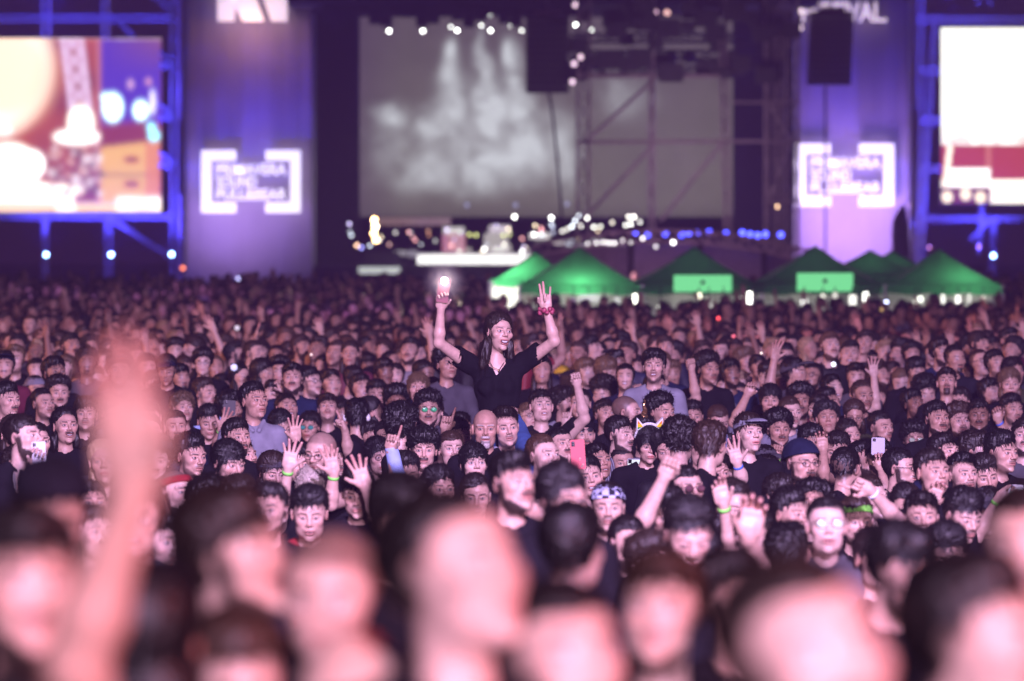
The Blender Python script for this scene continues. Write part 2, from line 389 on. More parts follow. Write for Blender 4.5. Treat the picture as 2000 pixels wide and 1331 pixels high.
def bend_head(V, pose):
    yaw, pitch, roll = (math.radians(a) for a in pose)
    z = V[:, 2] - .35 * V[:, 1]; t = np.clip((z + .205) / .085, 0, 1); t = t * t * (3 - 2 * t)
    t = np.where(np.abs(V[:, 0]) > .085, t * np.clip((z + .15) / .03, 0, 1), t)
    out = np.zeros_like(V); K = 9; lev = np.clip(np.round(t * (K - 1)).astype(int), 0, K - 1)
    lo_ = np.floor(t * (K - 1)).astype(int); fr = t * (K - 1) - lo_; hi_ = np.minimum(lo_ + 1, K - 1)
    R = [np.array(pose_rot(yaw * k / (K - 1), pitch * k / (K - 1), roll * k / (K - 1))) for k in range(K)]
    tr = np.stack([(V - PIV) @ r.T + PIV for r in R], 0); i = np.arange(len(V))
    return tr[lo_, i] * (1 - fr)[:, None] + tr[hi_, i] * fr[:, None]
def head_matrix(pose):
    R = pose_rot(*(math.radians(a) for a in pose)).to_4x4(); T = Matrix.Translation(Vector(PIV))
    return T @ R @ T.inverted()
_heads = {}
def head_arrays(key, P_, h=.0028):
    if key not in _heads:
        f = head_sdf(P_, h < .006)
        V, Q = nets(f, (-.10 if h > .006 else -.19, -.135, -.30), (.10 if h > .006 else .19, .135, .13), h)
        _heads[key] = (V, Q, head_color(V, P_))
    return _heads[key]
# ---------------------------------------------------------------- hair (same frame as the head)
def hair_sdf(style, P_):
    st = dict(t=.010, top=.0, front=.0, side=1.0, n1=.003, f1=90, n2=.0, f2=30, hl=0.0, nape=0.0, curt=None, ear=True, seed=1)
    st.update(style)
    def f(p):
        x, y, z = p; ax = np.abs(x); q = np.array([ax, y, z])
        d, _ = head_base(p, P_)
        up = np.clip((z - .02) / .09, 0, 1); fr = np.clip((-y - .01) / .07, 0, 1) * up
        th = st['t'] * (st['side'] + (1 - st['side']) * up) + st['top'] * up + st['front'] * fr
        n = 1.15 * st['n1'] * vnoise(x * st['f1'], y * st['f1'], z * st['f1'] * .6, st['seed'])
        if st['n2']: n = n + (.5 if not st.get('big') else 1) * st['n2'] * vnoise(x * st['f2'], y * st['f2'], z * st['f2'], st['seed'] + 5)
        hln = .008 * vnoise(x * 38 + 9, y * 0, z * 0, st['seed']) + .004 * vnoise(x * 130 + 5, y * 0, z * 0, st['seed'] + 1) - st.get('tmp', .0) * np.clip(ax - .022, 0, .035) * (y < -.02)
        part = st.get('part', 0) * .018 * np.clip(1 - np.abs(x + .012) / .035, 0, 1)
        g = (y + .085) * .741 + (z - .081 - st['hl'] - part) * .671 + hln
        g = np.minimum(g, z + .085 - st['nape'] + .25 * y)
        if st['hl'] > .0: g = g - np.clip((ax - .018), 0, .03) * st.get('rec', 0)
        th = th * (.15 + .85 * np.clip(g / .045, 0, 1) ** .8) * .85; d = d - th - n
        d = smax(d, -g, .008)
        if st['ear']: d = smax(d, -ell(q, (.080, .004, -.012), (.022, .020, .036)), .006)
        c = st['curt']
        if c:
            L = c['len']; nn = c.get('wave', .006) * vnoise(x * 50, y * 50, z * 14, 7) + .0025 * vnoise(x * 190, y * 190, z * 18, 8)
            xo = ax - c.get('out', .0) * np.clip(-z / L, 0, 1.5)
            k = smin(ell(np.array([xo, y, z]), (.066, .012, -.03 - L * .5), (c.get('rx', .026), c.get('rx', .026) + .016, L * .58)),
                     ell(q, (0, .062, -.02 - L * .5), (.078, .042, L * .62)), .03) - nn
            k = smax(k, -ell(q, (0, -.085, -.035), (.058 * P_['w'] * c.get('face', 1.0), .085, .125)), .008)
            k = smax(k, -(ell(q, (0, .02, -.13), (.046, .05, .08))), .008)
            d = smin(d, k, .015)
        if st.get('bun'): d = smin(d, ell(q, st['bun'], (.032, .032, .030)) - n * 1.5, .008)
        return d
    return f
STY = dict(
    crop=dict(tmp=.55, t=.008, top=.006, side=.6, n1=.003, f1=110, nape=.015),
    short=dict(tmp=.35, t=.011, top=.012, front=.010, side=.55, n1=.004, f1=90, n2=.003, f2=35, nape=.01),
    quiff=dict(tmp=.55, t=.009, top=.016, front=.024, side=.4, n1=.005, f1=70, n2=.004, f2=28, nape=.02),
    messy=dict(tmp=.35, t=.018, top=.014, front=.008, side=.9, n1=.006, f1=70, n2=.008, f2=30, hl=-.006),
    curly=dict(t=.028, top=.016, side=.9, n1=.009, f1=75, n2=.006, f2=35, ear=False, hl=-.004),
    afro=dict(t=.042, top=.016, side=.85, n1=.008, f1=80, n2=.006, f2=28, ear=False, hl=.004),
    fringe=dict(t=.014, top=.006, side=1.0, n1=.003, f1=100, hl=-.034, nape=-.01, ear=False),
    sweep=dict(tmp=.35, t=.010, top=.012, front=.016, side=.6, n1=.004, f1=70, n2=.006, f2=25, hl=-.004, part=1),
    recede=dict(t=.006, top=.002, side=.9, n1=.002, f1=110, hl=.024, rec=.5),
    long=dict(t=.012, top=.008, side=1.0, n1=.003, f1=80, ear=False, part=1, curt=dict(len=.17)),
    wavy=dict(t=.015, top=.008, side=1.0, n1=.004, f1=70, n2=.004, f2=30, ear=False, part=1, curt=dict(len=.13, wave=.011, out=.012)),
    bob=dict(t=.014, top=.008, side=1.0, n1=.003, f1=80, ear=False, hl=-.01, curt=dict(len=.085, wave=.006)),
    bun=dict(t=.008, top=.003, side=1.0, n1=.002, f1=110, bun=(0, .075, .095)),
)
_hair = {}
def hair_arrays(name, h=.004, P_=HP0, tufts=900, key=None):
    key = key or (name, h)
    if key not in _hair:
        L = .30 if STY[name].get('curt') else .13
        V, Q = nets(hair_sdf(STY[name], P_), (-.15, -.15, -L), (.15, .17, .19), h, slack=.02)
        if tufts:
            rg = np.random.RandomState(len(name) * 7 + 3)
            ctr = np.array([0, .015, .03]); nrm = V - ctr
            nrm[:, 2] = np.maximum(nrm[:, 2], -.02); nrm /= np.linalg.norm(nrm, axis=1)[:, None]
            pick = rg.choice(len(V), min(tufts, len(V)), replace=False); curl = name in ('curly', 'afro')
            tv, tq = [], []
            fe = np.nonzero((V[:, 1] < -.035) & (V[:, 2] > .045) & (V[:, 2] + .35 * (V[:, 1] + .085) < .098) & (nrm[:, 1] < -.2))[0]; fset = set()
            if len(fe) and name not in ('crop', 'recede', 'long', 'wavy', 'bun', 'hers'):
                fe = rg.choice(fe, min(len(fe), 150), replace=False); fset = set(fe.tolist()); pick = np.concatenate([pick, fe])
            for i in pick:
                b = V[i]; n_ = nrm[i]; long_ = STY[name].get('curt') and b[2] < .03
                fl = np.array([0, .35, -1.0]) if b[2] < .05 else np.array([rg.uniform(-.6, .6), (-.9 if name in ('quiff', 'sweep') else .5) + rg.uniform(-.3, .3), .0])
                if i in fset: fl = np.array([rg.uniform(-.8, .8), -.3, -1.0])
                if curl: fl = rg.uniform(-1, 1, 3)
                fl = fl - n_ * (fl @ n_); fl /= np.linalg.norm(fl) + 1e-6
                if long_: n_ = n_ * .15; fl = np.array([rg.uniform(-.1, .1), rg.uniform(-.1, .1), -1.0])
                s = np.cross(fl, n_); s /= np.linalg.norm(s) + 1e-6
                ln = rg.uniform(.018, .040) * (1.8 if long_ else 1.0) * (.6 if name == 'crop' else 1.0); wd = rg.uniform(.0012, .0028)
                o = len(tv) * 6; pts = []
                for t in (0, .5, 1):
                    lift = (.45 * t if not curl else .8 * t) * ln * (1 - .35 * t) * rg.uniform(.5, 1.1)
                    c = b - n_ * .001 + fl * ln * t + n_ * lift; ww = wd * (1 - .85 * t)
                    pts += [c - s * ww, c + s * ww]
                tv.append(np.array(pts)); tq += [(o, o + 1, o + 3, o + 2), (o + 2, o + 3, o + 5, o + 4)]
            V2 = np.vstack(tv); V, Q, _ = cat_mesh([(V, Q, None), (V2, np.array(tq), None)])
        _hair[key] = (V, Q)
    return _hair[key]
# ---------------------------------------------------------------- arms and hands
def frame(direction, palm):
    """rows: x = thumb side, y = back of hand, z = along the hand"""
    z = Vector(direction).normalized(); n = Vector(palm); n = (n - z * n.dot(z)).normalized(); y = -n; x = y.cross(z)
    return np.array([x, y, z])
HANDS = dict(   # per finger (index, middle, ring, little): three joint bends in degrees; thumb: (out, forward, bend)
    open=([(4, 6, 4), (2, 5, 4), (4, 6, 5), (8, 8, 6)], (.75, .25, 10), (12, 3, -6, -14)),
    spread=([(6, 8, 6), (4, 10, 6), (5, 12, 8), (8, 10, 8)], (.95, .35, 10), (16, 5, -9, -21)),
    relaxed=([(18, 25, 15), (24, 32, 20), (30, 38, 24), (34, 42, 24)], (.6, .5, 18), (6, 1, -4, -9)),
    fist=([(82, 95, 45), (85, 98, 45), (86, 98, 45), (86, 95, 45)], (.35, .85, 45), (2, 0, -1, -3)),
    flat=([(4, 8, 6), (2, 7, 5), (4, 8, 6), (6, 10, 8)], (.55, .45, 15), (3, 1, -1, -4)),
    point=([(2, 4, 2), (80, 96, 45), (84, 98, 45), (84, 96, 45)], (.45, .8, 40), (3, 0, -2, -4)),
    three=([(3, 5, 3), (2, 4, 3), (78, 85, 30), (8, 6, 4)], (.25, .8, 40), (3, -1, -2, -13)),
    grip=([(40, 45, 20), (44, 48, 22), (46, 50, 24), (48, 50, 24)], (.55, .75, 20), (3, 1, -2, -5)),
    claw=([(25, 40, 20), (22, 45, 25), (24, 45, 25), (30, 45, 25)], (.8, .6, 30), (12, 4, -5, -12)))
def hand_sdf(p, pose, side=1.0, s=1.0):
    """p already in the hand frame; origin at the wrist"""
    x, y, z = p[0] * side / s, p[1] / s, p[2] / s; q = np.array([x, y, z])
    bends, (tx, ty, tb), spread = HANDS[pose]
    bx = np.maximum(np.abs(x) - .027, 0); by = np.maximum(np.abs(y) - .003, 0); bz = np.maximum(np.abs(z - .048) - .030, 0)
    d = np.sqrt(bx ** 2 + by ** 2 + bz ** 2) - .0115
    d = smin(d, cap(q, (0, 0, -.01), (0, 0, .03), .021, .024), .02)
    d = smin(d, ell(q, (.022, -.009, .030), (.015, .012, .024)), .01)
    base = [(.0285, .088), (.0095, .093), (-.0095, .090), (-.0275, .082)]; ln = [.072, .080, .075, .060]; rd = [.0088, .0090, .0086, .0075]
    for i in range(4):
        a = np.array([base[i][0], 0.0, base[i][1] - .006]); sp = math.radians(spread[i]); th = 0.0; r = rd[i]
        fd = None
        for k, fr_ in enumerate((.46, .31, .25)):
            th += math.radians(bends[i][k]); v = np.array([math.sin(sp) * math.cos(th), -math.sin(th), math.cos(sp) * math.cos(th)])
            b = a + v * ln[i] * fr_; c = cap(q, a, b, r, r * .93); r *= .93
            fd = c if fd is None else smin(fd, c, .003); a = b
        d = smin(d, fd, .0035)
    a = np.array([.026, -.006, .022]); v = np.array([tx, -ty, .75]); v /= np.linalg.norm(v); b = a + v * .040
    d = smin(d, cap(q, a, b, .0125, .0105), .012)
    t = math.radians(tb); v2 = np.array([v[0] * math.cos(t) - .6 * math.sin(t), v[1] - .2 * math.sin(t), v[2] + .5 * math.sin(t)]); v2 /= np.linalg.norm(v2)
    d = smin(d, cap(q, b, b + v2 * .030, .0102, .0085), .004)
    return d * s
def arm_arrays(sh, el, wr, palm, pose, side=1.0, h=.0034, thick=1.0, hs=1.0, hdir=None):
    sh, el, wr = (np.array(a, float) for a in (sh, el, wr))
    fw = (wr - el) / np.linalg.norm(wr - el); hd = np.array(hdir if hdir is not None else fw, float)
    R = frame(hd, palm); k = thick
    e2 = el + fw * np.linalg.norm(wr - el) * .28
    tip = wr + hd / np.linalg.norm(hd) * .19
    def f(p):
        d = cap(p, sh, el, .050 * k, .040 * k)
        d = smin(d, cap(p, el, e2, .037 * k, .041 * k), .02)
        d = smin(d, cap(p, e2, wr, .041 * k, .0255 * k), .02)
        q = R @ (p - wr[:, None])
        m = (np.abs(q) < .26).all(0); hnd = np.full(p.shape[1], .1)
        far = np.sqrt((q ** 2).sum(0)) - .13; hnd = np.maximum(hnd, far)
        if m.any(): hnd[m] = hand_sdf(q[:, m], pose, side, hs)
        return smin(d, hnd, .016)
    pts = np.array([sh, el, wr, tip]); lo = pts.min(0) - .10; hi = pts.max(0) + .10
    V, Q = nets(f, lo, hi, h, slack=.004)
    C = np.ones((len(V), 4)); C[:, 3] = 0
    dist = np.linalg.norm(V - wr, axis=1); q = (V - wr) @ R.T
    red = np.clip((q[:, 2] - .09) / .05, 0, 1) * (dist < .25); C[:, 1] -= .18 * red; C[:, 2] -= .15 * red
    return V, Q, C
# ---------------------------------------------------------------- clothes
def torso_sdf(sleeves, fem=False, hood=False, vneck=False, crop_at=-.84, sw=1.0, collar=False):
    """sleeves: list of (shoulder, towards, length, r0, r1)"""
    def f(p):
        p = p - np.array([[0.0], [0.0], [.036]]); x, y, z = p; ax = np.abs(x); q = np.array([ax, y, z]); s_ = .90 if fem else sw
        d = ell(q, (0, .032, -.38), (.178 * s_, .108, .21))
        d = smin(d, cap(q, (0, .038, -.245), (.140 * s_, .038, -.255), .058), .04)
        d = smin(d, cap(q, (.045, .040, -.195), (.13 * s_, .040, -.235), .036), .03)
        d = smin(d, ell(q, (0, .032, -.64), ((.140 if fem else .160) * s_, .105, .28)), .06)
        for sv in sleeves: d = smin(d, cap(p, *sv[:4]), .035)
        d = d - .0035 * vnoise(x * 18, y * 18, z * 11, 4)
        nk = cap(q, (0, .045, -.30), (0, .018, -.05), .061)
        d = smax(d, -(nk + (.010 if collar else 0)), .006)
        if vneck:
            wz = np.maximum(np.abs(x - .03) - .55 * np.clip(z + .335, 0, 1), y + .0)
            d = smax(d, -wz, .004)
        d = smax(d, crop_at - z, .006)
        for sv in sleeves:
            if len(sv) > 4: continue
            a, b = sv[:2]
            v = np.array(b) - np.array(a); v = v / np.linalg.norm(v)
            t = (x - b[0]) * v[0] + (y - b[1]) * v[1] + (z - b[2]) * v[2]
            near = np.sqrt((x - b[0]) ** 2 + (y - b[1]) ** 2 + (z - b[2]) ** 2) < .16
            d = np.where(near, smax(d, t, .004), d)
        if hood:
            h_ = smin(ell(q, (0, .085, -.19), (.11, .05, .055)), cap(q, (.03, -.04, -.235), (.085, .05, -.185), .026), .03)
            d = smin(d, smax(h_, -ell(q, (0, .01, -.12), (.075, .075, .09)), .01), .02)
        if collar:
            for sx in (1,):
                c_ = cap(q, (.020, -.055, -.225), (.072, .03, -.165), .014, .016)
                d = smin(d, c_, .008)
        return d
    return f
_shirt = {}
def shirt_arrays(key, h=.012, **kw):
    if key not in _shirt:
        sl = kw['sleeves']; pts = np.array([s[1] for s in sl] + [(-.22, -.1, -.86), (.22, .17, -.10)])
        lo = pts.min(0) - .09; hi = pts.max(0) + .09
        _shirt[key] = nets(torso_sdf(**kw), lo, hi, h, slack=.01)
    return _shirt[key]
DOWN = [((.175, .038, -.255), (.225, .030, -.49), .056, .050), ((-.175, .038, -.255), (-.225, .030, -.49), .056, .050)]
def legs_arrays(h=.022):
    def f(p):
        x, y, z = p; q = np.array([np.abs(x), y, z])
        d = smin(ell(q, (0, .035, -.80), (.165, .115, .11)), cap(q, (.085, .035, -.86), (.095, .03, -1.22), .082, .062), .04)
        d = smin(d, cap(q, (.095, .03, -1.22), (.10, .035, -1.56), .060, .052), .03)
        return smin(d, smax(ell(q, (.10, -.03, -1.575), (.045, .13, .05)), -1.604 - z, .01), .02)
    return nets(f, (-.25, -.2, -1.64), (.25, .2, -.66), h)
# ---------------------------------------------------------------- ground
DHX = [3, 4.4, 7.5, 9.6, 12, 19.6, 23, 30, 60, 100, 150]; DHY = [.18, .25, .34, .42, .52, .82, 1.0, 1.1, 1.15, 1.20, 1.06]
def dh(d): return float(np.interp(d, DHX, DHY))
def ground_z(d): return ZC - 1.72 - dh(d)
M_GROUND = mat("trodden_ground", (0.035, 0.03, 0.028), .95, noise=.4, nscale=1.5, bump=.4)
ys = [-60, -20, 0] + [3 + 1.5 * k for k in range(24)] + [45, 60, 90, 120, 150, 250, 600]
V, Fc = [], []
for i, yy in enumerate(ys):
    for k in range(13): V.append((-300 + 50 * k, yy, ground_z(max(yy, 3))))
for i in range(len(ys) - 1):
    for k in range(12): a = i * 13 + k; Fc.append((a, a + 1, a + 14, a + 13))
tag(link("ground", mk_mesh("ground", V, Fc, M_GROUND)), kind="structure")

# ---------------------------------------------------------------- stage (all px values are photograph pixels)
DS = 200.0
M_STEEL = mat("truss_steel", (.45, .44, .46), .45, .3, noise=.1)
M_STEELP = mat("painted_scaffold", (.35, .27, .30), .6, .1, noise=.2)
M_BLACK = mat("black_cloth", (.012, .010, .014), .9, noise=.3)
M_BOX = mat("black_cabinet", (.010, .009, .011), .7, noise=.2)
M_PURPLE = mat("purple_banner_cloth", (.42, .34, .52), .9, noise=.06, nscale=.6)
M_WHITE = mat("white_panel", (.8, .8, .78), .5, noise=.05)
M_RED = mat("red_drum", (.6, .06, .06), .5)
M_TAN = mat("tan_cabinet", (.5, .42, .28), .6)
M_DARKG = mat("dark_gear", (.05, .045, .05), .6)
M_LED = mat("lit_sign", (.8, .8, .8), .5, emit=(1.0, .93, 1.0), es=1.35)
M_LEDW = mat("lit_sign_warm", (.8, .8, .8), .5, emit=(1.0, .80, .74), es=1.0)
def glowmat(rgb, es, _c={}):
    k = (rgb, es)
    if k not in _c: _c[k] = mat("glowing_surface", (.6, .6, .6), .3, emit=rgb, es=es, noise=0)  # for lamps, screens, and gear faces that glow in place of light
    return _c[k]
def lamp(px, py, d, rgb, es, r=.085, name="stage_lamp", label=None, group=None, cat="lamp", hang=True):
    r *= .62; es *= 1.5; c = P(px, py, d); o = empty(name, c)
    m = MB(); m.tube((0, .02, 0), (0, .30, 0), r * 1.15, r * .8, n=10)
    if hang: m.tube((0, .15, 0), (0, .15, r * 3.2), .02, n=5); m.box(-.05, .05, .10, .20, r * 3.2, r * 3.2 + .04)
    m.obj("housing", M_BOX, o)
    g = MB(); g.ball((0, 0, 0), r, 12, 8, (1, .45, 1)); g.obj("lens", glowmat(rgb, es), o, smooth=True)
    tag(o, label, cat, group); return o
def truss(mb, a, b, w=.25, r=.03, seg=.6, axis=None):
    a, b = Vector(a), Vector(b); q = (b - a).to_track_quat('Z', 'Y'); L = (b - a).length; n = max(2, int(L / seg)); h = w / 2
    cs = [q @ Vector(c) for c in ((h, h, 0), (-h, h, 0), (-h, -h, 0), (h, -h, 0))]
    for c in cs: mb.tube(a + c, b + c, r, n=6)
    for k in range(n):
        p0 = a + (b - a) * (k / n); p1 = a + (b - a) * ((k + 1) / n)
        for i in range(4):
            mb.tube(p0 + cs[i], p1 + cs[(i + 1) % 4], r * .6, n=4); mb.tube(p0 + cs[i], p0 + cs[(i + 1) % 4], r * .6, n=4)
def panel_px(name, x0, x1, y0, y1, d, fn, material, nx, ny, parent=None, origin=None, soft=0):
    xs = np.linspace(x0, x1, nx); yy = np.linspace(y0, y1, ny); X, Y = np.meshgrid(xs, yy); X = X.ravel(); Y = Y.ravel()
    C = np.clip(fn(X, Y), 0, 12)
    if soft:
        G = C.reshape(ny, nx, 3)
        for _ in range(soft): G = (G + np.roll(G, 1, 0) + np.roll(G, -1, 0) + np.roll(G, 1, 1) + np.roll(G, -1, 1)) / 5 if _ % 2 else (2 * G + G[np.r_[0, 0:ny - 1]] + G[np.r_[1:ny, ny - 1]]) / 4
        C = G.reshape(-1, 3)
    V = np.stack([(X - 1000) * d / F, np.full_like(X, d), ZC + (HY - Y) * d / F], 1)
    if origin is not None: V = V - np.array(origin)
    i = np.arange(nx * ny).reshape(ny, nx); Q = np.stack([i[:-1, :-1].ravel(), i[1:, :-1].ravel(), i[1:, 1:].ravel(), i[:-1, 1:].ravel()], 1)
    return link(name, mk_mesh(name, V, Q, material, C), parent)
def sm_(v, a, b): return np.clip((v - a) / (b - a), 0, 1)
def rgbl(r, g, b, k=1.0):
    return np.array([((c / 255 + .055) / 1.055) ** 2.4 if c > 10 else c / 3294 for c in (r, g, b)]) * k
M_VID = mat_vcol_emit("video_tiles", 1.0)
def blob(C, m, rgb):
    m = np.clip(m, 0, 1)[:, None]; C[:] = C * (1 - m) + np.array(rgb) * m
# --- left video wall picture: a bright stage seen out of focus
def left_video(X, Y):
    n = len(X); C = np.tile(rgbl(132, 62, 74), (n, 1)); nz = vnoise(X / 40, Y / 40, X * 0, 2)
    blob(C, .5 + .4 * nz, rgbl(205, 95, 55))
    blob(C, sm_(-np.hypot((X + 30) / 120, (Y - 130) / 130), -1.2, -.8), (2.6, 2.4, 2.0))
    blob(C, .8 * sm_(-np.hypot((X - 10) / 80, (Y - 140) / 90), -1.5, -.8), (1.3, .75, .45))
    blob(C, sm_(X, 188, 194) * sm_(-Y, -260, -230), rgbl(95, 60, 190)); blob(C, sm_(X, 186, 190) * sm_(-X, -200, -194), rgbl(205, 120, 120))
    blob(C, sm_(X, 195, 300) * sm_(-Y, -150, -70) * .8, rgbl(150, 90, 120))
    t = (Y - 75) / 200; ctr = 140 + 25 * t; wv = 19
    lat = (np.abs(np.abs(X - ctr) - wv) < 5) | (np.abs(((Y + (X - ctr)) % 34) - 17) < 5) | (np.abs(((Y - (X - ctr)) % 34) - 17) < 5)
    blob(C, (np.abs(X - ctr) < wv + 4) * (Y < 280) * (.75 * lat + .2), rgbl(235, 200, 230, 1.2))
    for cx, cy, rx, ry, c in ((158, 240, 26, 34, (2, 1.8, 1.5)), (150, 268, 46, 16, (2, 1.8, 1.6)), (20, 330, 55, 50, (2.2, 2, 1.7)), (62, 322, 26, 28, (2.4, 2.2, 2)), (10, 255, 16, 9, (1.5, 1.4, 1.3)),
        (220, 210, 20, 28, (1.6, 2.4, 2.6)), (205, 190, 8, 8, (1.4, 2.2, 2.4)), (275, 216, 15, 19, (1.6, 2.4, 2.6)), (298, 200, 5, 25, (1.5, 1.4, 1.8)), (293, 249, 11, 8, (.7, 2, 2.4)), (301, 266, 11, 10, (.6, 2, 2.4)),
        (60, 385, 80, 28, (2.4, 2.2, 1.8)), (255, 165, 6, 9, (.9, .5, .8)), (290, 160, 6, 6, (1.0, .45, .6)), (120, 372, 44, 12, (2, 1.7, 1.3))):
        blob(C, sm_(-np.hypot((X - cx) / rx, (Y - cy) / ry), -1.12, -.9), c)
    box = (X > 196) & (Y > 285 - .09 * (X - 200)) & (X < 312)
    blob(C, 1.0 * box, rgbl(245, 185, 95, 1.1)); blob(C, 1.0 * (box & (np.abs(Y - 342) < 4)), rgbl(200, 150, 80))
    for cy in (312, 360): blob(C, sm_(-np.hypot((X - 257) / 16, (Y - cy) / 6), -1.2, -.8), rgbl(170, 60, 40))
    blob(C, ((X > 196) & (X < 290) & (Y > 248 - .12 * (X - 200)) & (Y < 288 - .12 * (X - 200))) * .9, rgbl(150, 60, 65))
    blob(C, (box & (X > 285)) * .7, rgbl(220, 120, 80, 1.2))
    rg = np.random.RandomState(4)
    for _ in range(70):
        cx, cy = rg.uniform(95, 200), rg.uniform(285, 385); r = rg.uniform(4, 9)
        blob(C, sm_(-np.hypot((X - cx) / r, (Y - cy) / r), -1.1, -.9) * rg.uniform(.3, .9), [(1.3, 1.1, 1.1), (.9, .5, .4), (.25, .12, .1)][rg.randint(3)])
    blob(C, (Y > 396) * 1.0, rgbl(255, 215, 190, 1.2)); blob(C, (Y > 384) * (X > 110) * sm_(nz, -.1, .2), (1.8, 1.5, 1.2))
    return C
def right_video(X, Y):
    n = len(X); C = np.tile(np.array([2.2, 2.15, 1.9]), (n, 1)); nz = vnoise(X / 14, Y / 12, X * 0, 5); n2 = vnoise(X / 60, Y / 60, X * 0, 6)
    blob(C, sm_(Y + nz * 18, 225, 285) * (.35 + .4 * nz), rgbl(250, 190, 180, 1.1))
    blob(C, (Y > 283) * (Y < 350) * (X < 2130) * 1.0, rgbl(225, 85, 75, .9)); blob(C, (Y > 283) * (Y < 350) * (np.abs((X % 110) - 60) < 6), rgbl(240, 130, 110))
    blob(C, (np.abs(X - 1856 + (Y - 283) * .12) < 6) * (Y > 283), (2, 1.7, 1.3))
    blob(C, (Y > 350) * (X > 1935), (2.2, 2.0, 1.6)); blob(C, (Y > 366) * (X < 1935) * 1.0, rgbl(160, 70, 60, .8))
    blob(C, sm_(-np.maximum(np.abs(X - 1893) / 42, np.abs(Y - 347) / 19), -1.05, -.9), (2.3, 2.2, 2.0))
    for cx, cy in ((1850, 385), (1886, 380), (1915, 386)): blob(C, sm_(-np.hypot((X - cx) / 11, (Y - cy) / 12), -1.1, -.9), (1.9, 1.6, 1.1))
    return C
def video_wall(x0, x1, y0, y1, fn, label, nx, ny, group="side video walls", gain=1.0, soft=0):
    c = P((x0 + x1) / 2, 540, DS); o = empty("video_wall", (c[0], DS, 0))
    panel_px("screen", x0, x1, y0, y1, DS - .16, lambda a_, b_: fn(a_, b_) * gain, M_VID, nx, ny, o, (c[0], DS, 0), soft)
    a, b = P(x0, y1, DS), P(x1, y0, DS); m = MB(); m.box(a[0] - c[0] - .04, b[0] - c[0] + .04, -.14, .3, a[2] - .04, b[2] + .04); m.obj("cabinet", M_BOX, o)
    tag(o, label, "video screen", group); return o
video_wall(-280, 315, 75, 415, left_video, "big glowing video screen left of the stage showing a blurred stage picture", 240, 150, gain=1.35, soft=8)
video_wall(1838, 2420, 55, 398, right_video, "big overexposed white video screen right of the stage with red strip", 240, 150)
# --- scaffolds round the screens
def scaffold(lines, tubes, label):
    xs = [p for l in lines for p in (l[0][0], l[1][0])]; cx = P(sum(xs) / len(xs), 540, DS)[0]
    o = empty("scaffold", (cx, DS - .5, ground_z(DS)))
    off = Vector((cx, DS - .5, ground_z(DS))); zg = ground_z(DS)
    def W(p, d):
        v = Vector(P(p[0], p[1], d)); return (v - off)
    for (a, b, w_) in lines:
        mb = MB(); A, B = W(a, DS - .5), W(b, DS - .5); truss(mb, A, B, w_); nm = "post" if abs(A.x - B.x) < 1.0 and abs(A.z - B.z) > 3 else ("cross_beam" if abs(A.z - B.z) < 1 else "brace")
        mb.obj(nm, M_STEEL, o)
    for (a, b, r) in tubes: mb = MB(); mb.tube(W(a, DS - 1.0), W(b, DS - 1.0), r); mb.obj("pole", M_STEELP, o)
    tag(o, label, "scaffold", "screen scaffolds"); return o
scaffold([((341, 550), (341, -60), .26), ((90, 72), (90, -60), .26), ((206, 72), (206, -60), .22), ((-300, 36), (341, 36), .2), ((-300, 424), (341, 424), .16),
          ((88, 424), (88, 550), .16), ((212, 424), (212, 550), .22), ((222, 432), (330, 500), .14), ((235, 45), (262, 72), .12), ((285, -20), (335, 20), .16)] +
         [((310, yy), (341, yy), .16) for yy in (128, 230, 323)] + [((312, yy - 26), (338, yy - 4), .08) for yy in (128, 230, 323)],
         [((351, 236), (351, -60), .07), ((353, 560), (353, 380), .04)], "blue lit scaffold frame around the left video screen")
scaffold([((1796, 560), (1803, 210), .24), ((1797, 210), (1797, -60), .22), ((1803, 420), (1826, 44), .16), ((1790, 38), (2400, 42), .2), ((1800, 428), (2010, 428), .16), ((1912, 10), (1906, -60), .1), ((1934, 10), (1930, -60), .1),
          ((1918, 400), (1912, 500), .12), ((1941, 428), (1938, 550), .14), ((2005, 424), (2400, 424), .16), ((1895, 470), (1935, 428), .08)] + [((1797, yy), (1838, yy), .2) for yy in (138, 235, 330)],
         [], "blue lit scaffold frame leaning beside the right video screen")
for i, (px, py, t) in enumerate(((90, 498, 0), (217, 498, 0), (335, 497, 0), (1940, 500, 1))):
    nm = ["lowest left", "middle", "rightmost", "single"][i]
    lamp(px, py, DS - 2.4, (.35, .65, 1.0), 14, .11, "flood_lamp", ["leftmost blue white floodlight under the left video screen", "middle blue white floodlight under the left video screen", "blue white floodlight at the foot of the left screen's right post", "blue white floodlight under the right video screen"][i], "blue floodlights", hang=False)
    c = P(px, py, DS - 2.4)
    spot("blue_flood_beam", (c[0], c[1] - .3, c[2]), (c[0] + (.2 if t == 0 else -1.2), DS - .5, c[2] + 5), 2600, (.07, .06, 1.0), .1, 110, .5)
point("added_blue_fill", P(255, 470, DS - 3.0), 382, (.07, .06, 1.0)); point("added_blue_fill", P(1815, 440, DS - 3.0), 425, (.07, .06, 1.0)); point("added_blue_fill", P(1850, 20, DS - 3.0), 382, (.07, .06, 1.0))
point("added_blue_fill", P(100, 20, DS - 3.5), 637, (.07, .06, 1.0)); point("added_blue_fill", P(320, 180, DS - 1.8), 160, (.07, .06, 1.0)); point("added_blue_fill", P(1810, 230, DS - 3.5), 552, (.07, .06, 1.0))  # unseen points added to spread the floodlights' blue along the scaffolds
for px, py, l in ((1815, 484, "pinkish"), (1912, 482, "pink")):
    lamp(px, py, DS - 2.2, (1.0, .35, .45), 1.6, .08, "flood_lamp", f"small {l} lamp hanging at the foot of the right scaffold" + (" post" if l == "pink" else ""), "blue floodlights", hang=False)
